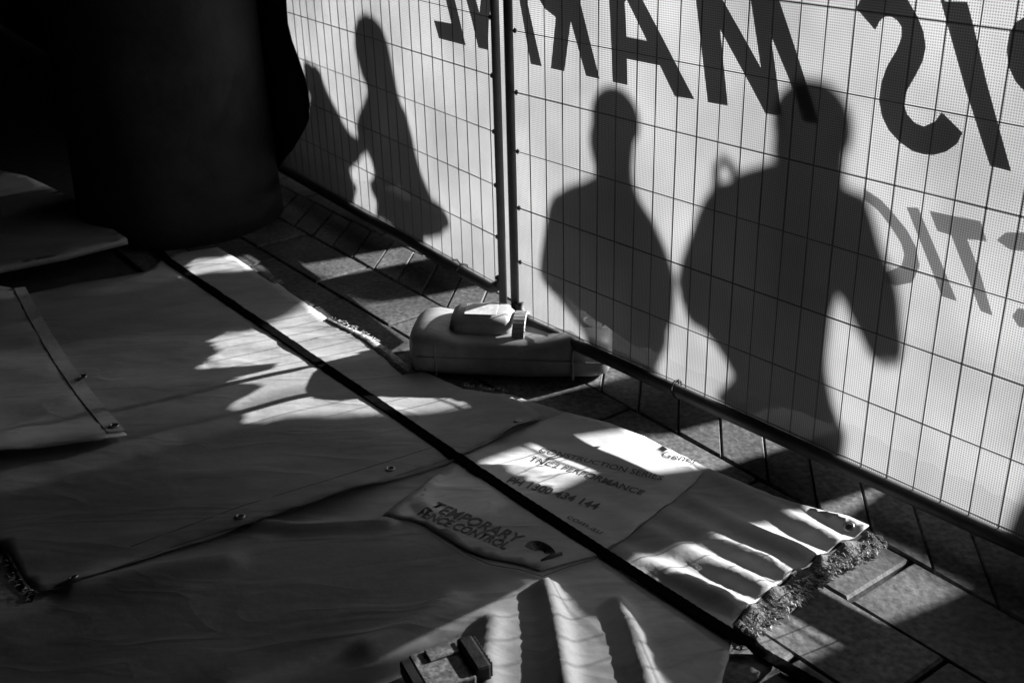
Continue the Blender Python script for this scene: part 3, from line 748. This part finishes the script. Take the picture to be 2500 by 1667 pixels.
# lettering on the printed sign
def text_on(txt, p0, p1, hpx, zf=zC, z0=ZB, root=Cc, sx=None, bold=.0):
    a, b = ground(*p0, z0), ground(*p1, z0); d = (b-a); L = d.length; d.normalize(); up = Vector((-d.y, d.x, 0))
    if up.dot(Vector((0, 1, 0))) < 0: up = -up
    cu = bpy.data.curves.new('t', 'FONT'); cu.body = txt; cu.size = 1; cu.resolution_u = 3; cu.offset = bold
    ob = bpy.data.objects.new('t', cu); COL.objects.link(ob); bpy.context.view_layer.update()
    me = bpy.data.meshes.new_from_object(ob.evaluated_get(bpy.context.evaluated_depsgraph_get()))
    bpy.data.objects.remove(ob)
    w = max(v.co.x for v in me.vertices)-min(v.co.x for v in me.vertices); x0 = min(v.co.x for v in me.vertices)
    for v in me.vertices:
        q = a+d*((v.co.x-x0)/w*L)+up*(v.co.y*hpx)
        v.co = (q.x, q.y, zf(q.x, q.y)+.0013)
    link('lettering', me, M['ink'], root)
text_on('CONSTRUCTION SERIES', (1238, 1042), (1518, 1113), .030, bold=.006)
text_on('TNC2 PERFORMANCE', (1213, 1062), (1472, 1149), .032, bold=.008)
text_on('PH 1300 434 144', (1162, 1112), (1368, 1183), .036, bold=.02)
text_on('com.au', (1300, 1205), (1378, 1240), .028)
text_on('TEMPORARY', (985, 1174), (1186, 1266), .046, bold=.02)
text_on('FENCE CONTROL', (958, 1190), (1160, 1281), .038, bold=.02)
text_on('Gener', (1518, 1050), (1600, 1073), .032)
def logo():
    bm = bmesh.new(); c = (1250, 1266)
    for k_ in range(7):                                       # fan of curved lines
        pts = []
        for i in range(12):
            t = math.pi*(.08+.84*i/11); rx = 12+4.3*k_; ry = 7+3.0*k_
            pts.append(on(zC, 1252-4+rx*math.cos(t)*.95-6, 1270-ry*math.sin(t)+rx*math.cos(t)*.25, ZB, .0012))
        add_tube(bm, pts, .0011, 4)
    link('logo_fan', mesh_from(bm), M['ink'], Cc)
    bm = bmesh.new(); add_tube(bm, [on(zC, 1243, 1288, ZB, .0015), on(zC, 1262, 1281, ZB, .002), on(zC, 1290, 1272, ZB, .0015)], [.002, .0045, .004], 8)
    link('logo_bar', mesh_from(bm), M['ink'], Cc, True)
logo()

# pale fold lines that stand up from the sheets
def fold(zf, px, z0, root, w, up):
    P = [on(zf, a, b, z0, up) for a, b in px]
    bm = bmesh.new(); add_tube(bm, P, w, 8); link('fold', mesh_from(bm), M['sheet'], root, True)

# the fence's shadow line, laid over the heap as a black strip
def ztop(x, y):
    return None
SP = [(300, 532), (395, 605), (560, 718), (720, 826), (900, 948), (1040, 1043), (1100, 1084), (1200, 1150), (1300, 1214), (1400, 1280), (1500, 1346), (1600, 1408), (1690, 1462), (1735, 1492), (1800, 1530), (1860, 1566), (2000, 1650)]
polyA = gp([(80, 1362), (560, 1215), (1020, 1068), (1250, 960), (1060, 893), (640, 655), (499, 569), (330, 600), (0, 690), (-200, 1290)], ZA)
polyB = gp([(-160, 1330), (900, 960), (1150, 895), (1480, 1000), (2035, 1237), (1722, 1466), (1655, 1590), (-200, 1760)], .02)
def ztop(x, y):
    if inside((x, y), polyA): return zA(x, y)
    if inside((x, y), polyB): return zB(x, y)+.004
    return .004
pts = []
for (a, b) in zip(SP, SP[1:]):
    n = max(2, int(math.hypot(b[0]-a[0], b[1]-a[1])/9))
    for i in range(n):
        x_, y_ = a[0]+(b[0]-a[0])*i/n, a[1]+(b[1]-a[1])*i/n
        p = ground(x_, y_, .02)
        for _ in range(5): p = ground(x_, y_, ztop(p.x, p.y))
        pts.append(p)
zs = [p.z for p in pts]
for _ in range(9): zs = [max(zs[i], (zs[max(0, i-1)]+zs[i]+zs[min(len(zs)-1, i+1)])/3) for i in range(len(zs))]
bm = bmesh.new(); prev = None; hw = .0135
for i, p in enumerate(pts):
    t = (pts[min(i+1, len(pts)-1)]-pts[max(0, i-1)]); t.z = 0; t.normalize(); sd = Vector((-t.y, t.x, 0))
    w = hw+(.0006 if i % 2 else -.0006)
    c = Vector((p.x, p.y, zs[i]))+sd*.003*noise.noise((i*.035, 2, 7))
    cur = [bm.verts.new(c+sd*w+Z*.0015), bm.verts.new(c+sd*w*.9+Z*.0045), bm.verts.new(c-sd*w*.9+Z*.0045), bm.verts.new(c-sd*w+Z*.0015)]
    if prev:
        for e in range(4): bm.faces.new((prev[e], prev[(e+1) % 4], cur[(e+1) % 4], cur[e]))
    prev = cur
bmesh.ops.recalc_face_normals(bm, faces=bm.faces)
tag(link('shadow_strip', mesh_from(bm), M['shadow_strip']), 'long black strip standing in for the fence shadow across the heaped sheets', 'shadow_strip')

# scuffed block with a ribbed rubber cap at the bottom edge
zb0 = .045
def blockthing():
    a, b = ground(965, 1500, zb0), ground(1075, 1465, zb0); d = (b-a).normalized(); s_ = Vector((-d.y, d.x, 0))
    c = ground(1030, 1520, zb0+.03)
    zt = zB(c.x, c.y)
    root = empty('clamp_block', Vector((c.x, c.y, zt)), 'scuffed grey block with a black ribbed rubber cap at the bottom edge', 'clamp')
    bm = bmesh.new(); add_box(bm, Vector((c.x, c.y, zt+.018))-d*.012, d, s_, Z, (.085, .10, .036), .004, 2); link('body', mesh_from(bm), M['timber'], root)
    bm = bmesh.new(); add_box(bm, Vector((c.x, c.y, zt+.022))+d*.045-s_*.002, d, s_, Z, (.03, .088, .050), .006, 2); link('rubber_cap', mesh_from(bm), M['rubber'], root)
    for i in range(9):
        bm = bmesh.new(); add_box(bm, Vector((c.x, c.y, zt+.022))+d*.061+s_*(-.038+.009*i), d, s_, Z, (.005, .0045, .046), .0012, 1); link('rib', mesh_from(bm), M['rubber'], root)
    bm = bmesh.new(); add_box(bm, Vector((c.x, c.y, zt+.038))-d*.0+s_*.03, d, s_, Z, (.055, .03, .006), .002, 1); link('top_plate', mesh_from(bm), M['timber'], root)
    bm = bmesh.new(); add_box(bm, Vector((c.x, c.y, zt+.02))-d*.062, d, s_, Z, (.02, .09, .03), .003, 1); link('end_plate', mesh_from(bm), M['rubber'], root)
blockthing()

# ------------------------------------------------------------------ people walking past outside; only their shadows reach the banner
SH = Vector((math.sin(SUN_AZ), math.cos(SUN_AZ), 0))
BULK, HB = .80, 1.14
def person(P, d, joints, edges, label, hair=None, extra_boxes=()):
    """joints: name -> (s, h, depth, radius); s,h are where the joint's shadow falls on the banner"""
    names = list(joints); lift = d*TAN_E
    def W_(s, h, dd=0.0): return P.at(s, h)+SH*(d+dd)+Z*(lift+dd*TAN_E*0)
    vs = [W_(*joints[n][:3]) for n in names]
    me = bpy.data.meshes.new('person'); me.from_pydata([tuple(v) for v in vs], [(names.index(a), names.index(b)) for a, b in edges], [])
    o = bpy.data.objects.new('tmp', me); COL.objects.link(o)
    sk = o.modifiers.new('skin', 'SKIN'); sk.use_smooth_shade = True; sk.branch_smoothing = .3
    sv = me.skin_vertices[0].data
    for i, n in enumerate(names):
        r = joints[n][3]; bk_ = HB if n in ('neck', 'jaw', 'head', 'crown', 'nose') else BULK; r = r*bk_ if not isinstance(r, tuple) else (r[0]*bk_, r[1]*bk_); sv[i].radius = (r, r) if not isinstance(r, tuple) else r
        sv[i].use_root = (n == 'hip')
    sub = o.modifiers.new('sub', 'SUBSURF'); sub.levels = 2; sub.render_levels = 2
    bpy.context.view_layer.update()
    m2 = bpy.data.meshes.new_from_object(o.evaluated_get(bpy.context.evaluated_depsgraph_get()))
    bpy.data.objects.remove(o); m2.name = 'body'
    m2.materials.clear(); m2.materials.append(M['cloth_dark']); m2.materials.append(M['skin'])
    hz = W_(*joints['neck'][:3]).z; hd = [W_(*joints[n][:3]) for n in names if n.startswith(('hand', 'finger', 'thumb'))]
    for f in m2.polygons:
        c = f.center
        if c.z > hz or any((c-q_).length < .06 for q_ in hd): f.material_index = 1
    hp_ = W_(*joints['hip'][:3])
    root = empty('person', Vector((hp_.x, hp_.y, 0)), label, 'person', 'people passing outside the fence')
    link('body', m2, None, root, True)
    # hair
    hc = W_(*joints['head'][:3]); hr = joints['head'][3]; hr = hr if not isinstance(hr, tuple) else max(hr)
    bm = bmesh.new(); bmesh.ops.create_uvsphere(bm, u_segments=18, v_segments=12, radius=1)
    hs = hair or (1.08, 1.08, 1.0, .25)
    for v in list(bm.verts):
        if v.co.z < -.35: v.co.z = -.35+(v.co.z+.35)*.25
    for v in bm.verts:
        c = v.co.copy(); v.co = hc+P.u*c.x*hr*hs[0]+SH*c.y*hr*hs[1]+Z*(c.z*hr*hs[2]+hr*hs[3])
    link('hair', mesh_from(bm), M['hair'], root, True)
    return root, W_
def fingers(j, e, hand, base, out, n0):
    s, h, dd, r = base
    for k in range(4):
        a = n0+str(k); ds = (k-1.5)*.016
        L = (.036, .042, .038, .03)[k]
        j['finger'+a+'a'] = (s+ds+out[0]*L, h+out[1]*L, dd, .0085); j['finger'+a+'b'] = (s+ds*1.1+out[0]*L*1.9, h+out[1]*L*1.9, dd+.012, .0075)
        e += [(hand, 'finger'+a+'a'), ('finger'+a+'a', 'finger'+a+'b')]
    j['thumb'+n0] = (s+.035, h-.005, dd+.025, .010); e.append((hand, 'thumb'+n0))
def legs(j, e, s0, hip_h, d, spread=.09, stride=.18, r=.07, lift=None):
    for sg, nm in ((-1, 'l'), (1, 'r')):
        j['thigh'+nm] = (s0+sg*spread, hip_h-.06, 0, r*1.15); j['knee'+nm] = (s0+sg*spread*1.05, hip_h-.44, sg*stride*.5, r*.8)
        ank = .09-d*TAN_E
        j['ankle'+nm] = (s0+sg*spread*1.1, ank, sg*stride, r*.6); j['toe'+nm] = (s0+sg*spread*1.1+.10, ank-.045, sg*stride-.04, r*.55)
        e += [('hip', 'thigh'+nm), ('thigh'+nm, 'knee'+nm), ('knee'+nm, 'ankle'+nm), ('ankle'+nm, 'toe'+nm)]

def coat(P, d, px, sh, root, name='coat', holes=(), depth=.13, R_=.11):
    """clothing with the outline its shadow has on the banner, rounded in depth"""
    out = []
    for q in px: out.append(P.hit(q[0], q[1], BOFF) if abs(q[0]) > 5 else q)
    poly = [(a_+.004*noise.noise((a_*26, h_*26, 1)), h_+.004*noise.noise((a_*26, h_*26, 6))) for a_, h_ in densify(out, .018)]; hs = [densify([P.hit(x_, y_, BOFF) for x_, y_ in h], .01) for h in holes]
    V, F = fill(poly, .024, hs); lift = d*TAN_E; bm = bmesh.new(); fr_, bk = [], []
    for v in V:
        e_ = min(edge_dist((v[0], v[1]), q) for q in [poly]+hs); t = min(1, e_/R_); dd = depth*math.sqrt(max(0, 1-(1-t)**2))
        dd += .012*noise.noise((v[0]*9, v[1]*9, 3))*t
        b = P.at(v[0], v[1], BOFF)+Z*lift+SH*d
        f0 = bm.verts.new(b-SH*dd-Z*dd*TAN_E); fr_.append(f0)
        bk.append(f0 if e_ < 1e-5 else bm.verts.new(b+SH*dd+Z*dd*TAN_E))
    for f in F:
        for L_ in (fr_, bk):
            try: bm.faces.new([L_[i] for i in (f if L_ is fr_ else f[::-1])])
            except ValueError: pass
    bmesh.ops.recalc_face_normals(bm, faces=bm.faces)
    return link(name, mesh_from(bm), M['cloth_dark'], root, True)

# the big figure at the right
D3 = 2.7
j = {'hip': (.885, .12, 0, (.14, .11)), 'waist': (.86, .27, 0, (.115, .10)), 'chest': (.83, .47, 0, (.15, .12)), 'upper': (.85, .585, 0, (.135, .10)), 'neck': (.888, .665, 0, .062), 'jaw': (.875, .72, 0, .076), 'head': (.872, .775, 0, .086), 'crown': (.873, .825, 0, .055), 'nose': (.80, .735, 0, .014),
     'shl': (.72, .575, 0, .065), 'elbl': (.665, .43, .05, .055), 'wrl': (.70, .33, -.1, .038), 'handl': (.745, .30, -.14, .033),
     'shr': (.985, .60, 0, .062), 'elbr': (1.065, .50, 0, .050), 'wrr': (1.092, .425, 0, .038), 'handr': (1.095, .395, 0, .034)}
e = [('hip', 'waist'), ('waist', 'chest'), ('chest', 'upper'), ('upper', 'neck'), ('neck', 'jaw'), ('jaw', 'head'), ('head', 'crown'), ('jaw', 'nose'), ('upper', 'shl'), ('shl', 'elbl'), ('elbl', 'wrl'), ('wrl', 'handl'), ('upper', 'shr'), ('shr', 'elbr'), ('elbr', 'wrr'), ('wrr', 'handr')]
fingers(j, e, 'handr', j['handr'], (0, -.7), 'r'); fingers(j, e, 'handl', j['handl'], (.6, -.3), 'l')
legs(j, e, .90, .12, D3, .07, .12, .07)
pr, W3 = person(FR, D3, j, e, 'tall person with a backpack casting the big broad shadow at the right', (1.12, 1.1, 1.02, .12))
coat(FR, D3, [(1800, 375), (1840, 395), (1925, 425), (1985, 450), (2010, 520), (2032, 600), (2052, 660), (2066, 705), (2066, 760), (2050, 812), (2022, 838), (1995, 820), (1975, 780), (1952, 732), (1925, 680), (1912, 720), (1902, 790), (1900, 850), (1908, 900), (1925, 960), (1942, 1005),
     (1.03, .06), (1.0, -.12), (.80, -.12), (.80, .02), (.75, .09), (1642, 913), (1660, 890), (1685, 862), (1669, 831), (1630, 777), (1585, 725), (1562, 690), (1553, 645), (1562, 600), (1577, 555), (1600, 498), (1630, 450), (1660, 420), (1710, 390), (1765, 372)], None, pr,
     holes=[[(1600, 652), (1612, 655), (1616, 668), (1606, 674), (1598, 664)]])
# backpack
bp = empty('backpack', W3(.65, .3, 0), 'full backpack on the tall person, its loop showing above the shoulder', 'backpack')
bm = bmesh.new(); bmesh.ops.create_uvsphere(bm, u_segments=20, v_segments=14, radius=1)
for v in bm.verts:
    c = v.co; f = lambda t, e_: math.copysign(abs(t)**e_, t)
    hh = f(c.z, .8); lean = .035*hh
    v.co = W3(.66+lean, .45, .0)+FR.u*(f(c.x, .75)*.088)+SH*f(c.y, .75)*.14+Z*(hh*.17)
link('bag_body', mesh_from(bm), M['cloth_dark'], bp, True)
bm = bmesh.new(); add_tube(bm, [W3(.665, .56, 0), W3(.642, .61, 0), W3(.640, .655, 0), W3(.655, .675, 0), W3(.685, .66, 0), W3(.72, .60, 0)], .012, 8); link('loop', mesh_from(bm), M['cloth_dark'], bp, True)

# the narrower figure in the middle
D2 = 2.6
j = {'hip': (.43, .02, 0, (.15, .11)), 'waist': (.365, .22, 0, (.15, .10)), 'chest': (.335, .38, 0, (.145, .11)), 'upper': (.325, .475, 0, (.12, .09)), 'neck': (.33, .56, 0, .042), 'jaw': (.332, .625, 0, .062), 'head': (.335, .69, 0, .078), 'crown': (.34, .745, 0, .05), 'nose': (.258, .64, 0, .012),
     'shl': (.18, .425, 0, .060), 'elbl': (.135, .285, 0, .056), 'wrl': (.21, .235, -.1, .055), 'handl': (.27, .215, -.14, .045),
     'shr': (.44, .46, 0, .058), 'elbr': (.505, .36, 0, .052), 'wrr': (.505, .24, -.06, .044), 'handr': (.48, .17, -.1, .036)}
e = [('hip', 'waist'), ('waist', 'chest'), ('chest', 'upper'), ('upper', 'neck'), ('neck', 'jaw'), ('jaw', 'head'), ('head', 'crown'), ('jaw', 'nose'), ('upper', 'shl'), ('shl', 'elbl'), ('elbl', 'wrl'), ('wrl', 'handl'), ('upper', 'shr'), ('shr', 'elbr'), ('elbr', 'wrr'), ('wrr', 'handr')]
fingers(j, e, 'handr', j['handr'], (0, -.7), 'r'); fingers(j, e, 'handl', j['handl'], (.6, -.3), 'l')
legs(j, e, .43, .02, D2, .09, .12, .075)
p2r, W2 = person(FR, D2, j, e, 'short haired person with elbows out casting the middle shadow', (1.03, 1.03, 1.0, .10))
coat(FR, D2, [(1365, 402), (1345, 415), (1300, 430), (1272, 450), (1258, 480), (1250, 530), (1243, 580), (1239, 625), (1250, 650), (1285, 690), (1310, 720), (1330, 745), (1343, 770), (.275, .08), (.28, -.12), (.62, -.12), (.60, .02), (.525, .08), (1509, 848), (1535, 789), (1530, 720), (1540, 690), (1552, 665), (1545, 630), (1530, 590), (1515, 540), (1497, 510), (1480, 490), (1450, 465), (1425, 445), (1417, 410)], None, p2r)

# the figure with tall hair on the left panel (s grows to the left there)
D1 = 2.6
j = {'hip': (.52, .0, 0, (.125, .10)), 'waist': (.61, .17, 0, (.13, .10)), 'chest': (.685, .36, 0, (.18, .11)), 'upper': (.69, .46, 0, (.15, .09)), 'neck': (.695, .545, 0, .08), 'jaw': (.715, .60, 0, .09), 'head': (.728, .67, 0, .092), 'crown': (.74, .72, 0, .06), 'nose': (.79, .62, 0, .012),
     'shl': (.80, .44, 0, .05), 'elbl': (.81, .33, 0, .045), 'handl': (.76, .25, 0, .03),
     'shr': (.575, .43, 0, .055), 'elbr': (.525, .32, 0, .045), 'handr': (.44, .245, 0, .04)}
e = [('hip', 'waist'), ('waist', 'chest'), ('chest', 'upper'), ('upper', 'neck'), ('neck', 'jaw'), ('jaw', 'head'), ('head', 'crown'), ('jaw', 'nose'), ('upper', 'shl'), ('shl', 'elbl'), ('elbl', 'handl'), ('upper', 'shr'), ('shr', 'elbr'), ('elbr', 'handr')]
fingers(j, e, 'handr', j['handr'], (-.5, -.5), 'r'); fingers(j, e, 'handl', j['handl'], (0, -.7), 'l')
legs(j, e, .50, .0, D1, .055, .1, .06)
pl1, W1 = person(FL, D1, j, e, 'person with tall piled hair casting the long headed shadow left of the post', (.9, .9, .9, .0))
coat(FL, D1, [(838, 30), (858, 38), (875, 60), (887, 90), (893, 130), (898, 170), (903, 200), (915, 225), (930, 255), (942, 295), (952, 340), (960, 390), (966, 430), (980, 450), (995, 470), (1012, 490), (1022, 505), (1027, 522), (1015, 541), (990, 547), (974, 547), (972, 565), (.455, .10), (.37, .085), (.345, .03), (.32, -.12), (.632, -.12), (.642, .085), (.72, .11), (861, 498), (866, 466), (852, 438), (849, 418), (861, 400), (854, 373), (838, 340), (822, 320), (818, 285), (822, 265), (833, 240), (843, 215), (842, 200), (830, 175), (820, 140), (815, 110), (815, 65), (822, 40)], None, pl1, 'hooded_coat', depth=.12)
# handbag held out at the side
hb = empty('handbag', W1(.4, .2, 0), 'soft handbag held out by the person with tall hair', 'bag')
bm = bmesh.new(); bmesh.ops.create_uvsphere(bm, u_segments=18, v_segments=12, radius=1)
for v in bm.verts:
    c = v.co; v.co = W1(.395, .232, 0)+FL.u*(c.x*.068)+SH*c.y*.05+Z*(c.z*.035+c.x*.012)
link('bag_body', mesh_from(bm), M['cloth_dark'], hb, True)

# the small figure farthest left
D0 = 2.6
j = {'hip': (1.13, .06, 0, (.16, .12)), 'waist': (1.11, .18, 0, (.15, .11)), 'chest': (1.10, .30, 0, (.165, .11)), 'upper': (1.13, .375, 0, (.12, .09)), 'neck': (1.17, .435, 0, .055), 'jaw': (1.195, .47, 0, .06), 'head': (1.215, .505, 0, .062), 'crown': (1.23, .54, 0, .035), 'nose': (1.265, .48, 0, .012),
     'shl': (1.23, .33, 0, .055), 'elbl': (1.33, .22, 0, .05), 'handl': (1.27, .15, 0, .035),
     'shr': (.985, .325, 0, .05), 'elbr': (.905, .325, 0, .045), 'handr': (.87, .33, -.05, .035)}
e = [('hip', 'waist'), ('waist', 'chest'), ('chest', 'upper'), ('upper', 'neck'), ('neck', 'jaw'), ('jaw', 'head'), ('head', 'crown'), ('jaw', 'nose'), ('upper', 'shl'), ('shl', 'elbl'), ('elbl', 'handl'), ('upper', 'shr'), ('shr', 'elbr'), ('elbr', 'handr')]
fingers(j, e, 'handr', j['handr'], (-.6, 0), 'r'); fingers(j, e, 'handl', j['handl'], (0, -.7), 'l')
legs(j, e, 1.12, .02, D0, .09, .1, .07)
p0r, W0 = person(FL, D0, j, e, 'small person leaning in, casting the pointed shadow at the far left', (.8, .8, .8, .0))
coat(FL, D0, [(705, 138), (718, 150), (735, 180), (760, 225), (785, 275), (806, 310), (822, 335), (830, 368), (804, 390), (808, 410), (822, 432), (812, 466), (817, 478), (.93, .115), (.80, .10), (.785, .03), (.77, -.12), (1.6, -.12), (1.6, .25), (1.42, .32), (690, 292), (708, 262), (712, 220), (698, 190), (696, 141)], None, p0r, 'hooded_coat', depth=.12)

# unseen low block added to keep sun off the far left paving
bc = FL.at(2.05, 0)+SH*.75
bm = bmesh.new(); vs = []
for a_ in (-.55, .55):
    for q_ in ((-.2, 0), (-.2, .1), (-.1, .22), (-.07, .46), (.07, .46), (.1, .22), (.2, .1), (.2, 0)): vs.append(bm.verts.new(bc+FL.u*a_+FL.n*q_[0]+Z*q_[1]))
for k_ in range(8): bm.faces.new((vs[k_], vs[(k_+1) % 8], vs[8+(k_+1) % 8], vs[8+k_]))
bm.faces.new(vs[:8][::-1]); bm.faces.new(vs[8:]); bmesh.ops.recalc_face_normals(bm, faces=bm.faces)
tag(link('blocker_barrier', mesh_from(bm), M['trunk']), 'unseen low block added outside to shade the paving behind the tarpaulin', 'shade_block')
# another passer-by, mostly out of frame at the right, added to shade the sheets
j = {'hip': (1.82, .10, 0, (.14, .11)), 'waist': (1.81, .25, 0, (.12, .10)), 'chest': (1.80, .45, 0, (.15, .12)), 'upper': (1.80, .56, 0, (.13, .10)), 'neck': (1.80, .645, 0, .055), 'jaw': (1.795, .70, 0, .068), 'head': (1.795, .755, 0, .08), 'crown': (1.80, .81, 0, .05), 'nose': (1.72, .71, 0, .012),
     'shl': (1.66, .54, 0, .06), 'elbl': (1.58, .38, 0, .05), 'handl': (1.55, .22, 0, .036), 'shr': (1.94, .54, 0, .06), 'elbr': (2.0, .38, 0, .05), 'handr': (2.0, .22, 0, .036)}
e = [('hip', 'waist'), ('waist', 'chest'), ('chest', 'upper'), ('upper', 'neck'), ('neck', 'jaw'), ('jaw', 'head'), ('head', 'crown'), ('jaw', 'nose'), ('upper', 'shl'), ('shl', 'elbl'), ('elbl', 'handl'), ('upper', 'shr'), ('shr', 'elbr'), ('elbr', 'handr')]
fingers(j, e, 'handr', j['handr'], (0, -.7), 'r'); fingers(j, e, 'handl', j['handl'], (0, -.7), 'l')
legs(j, e, 1.82, .10, 2.7, .08, .15, .07)
p4r, W4 = person(FR, 2.7, j, e, 'person added outside at the right edge to shade the sheets, darkening the low right corner of the banner', (1.03, 1.03, 1.0, .10))
coat(FR, 2.7, [(1.74, .645), (1.60, .60), (1.50, .48), (1.43, .36), (1.42, .25), (1.40, .18), (1.385, .10), (1.38, -.12), (2.1, -.12), (2.1, .3), (2.0, .55), (1.88, .62), (1.85, .645)], None, p4r)
ph = W4(1.22, .0, 0)  # box added out of view to shade the lower right paving
def box_(o_, dx_, sz, nm, par, mt='cloth_dark', bv=.03):
    bm = bmesh.new(); add_box(bm, o_, FR.u, Vector((-FR.u.y, FR.u.x, 0)), Z, sz, bv, 3); return link(nm, mesh_from(bm), M[mt], par)
pb = empty('blocker_box', Vector((ph.x, ph.y, 0)), 'unseen dark box added outside to shade the paving at the lower right', 'light_blocker')
box_(Vector((ph.x, ph.y, .40)), 0, (.34, .34, .80), 'box', pb); box_(Vector((ph.x, ph.y, .815)), 0, (.38, .38, .05), 'rim', pb, bv=.012)
box_(Vector((ph.x, ph.y, .83)), 0, (.32, .32, .035), 'box_top', pb, 'joint', .004)
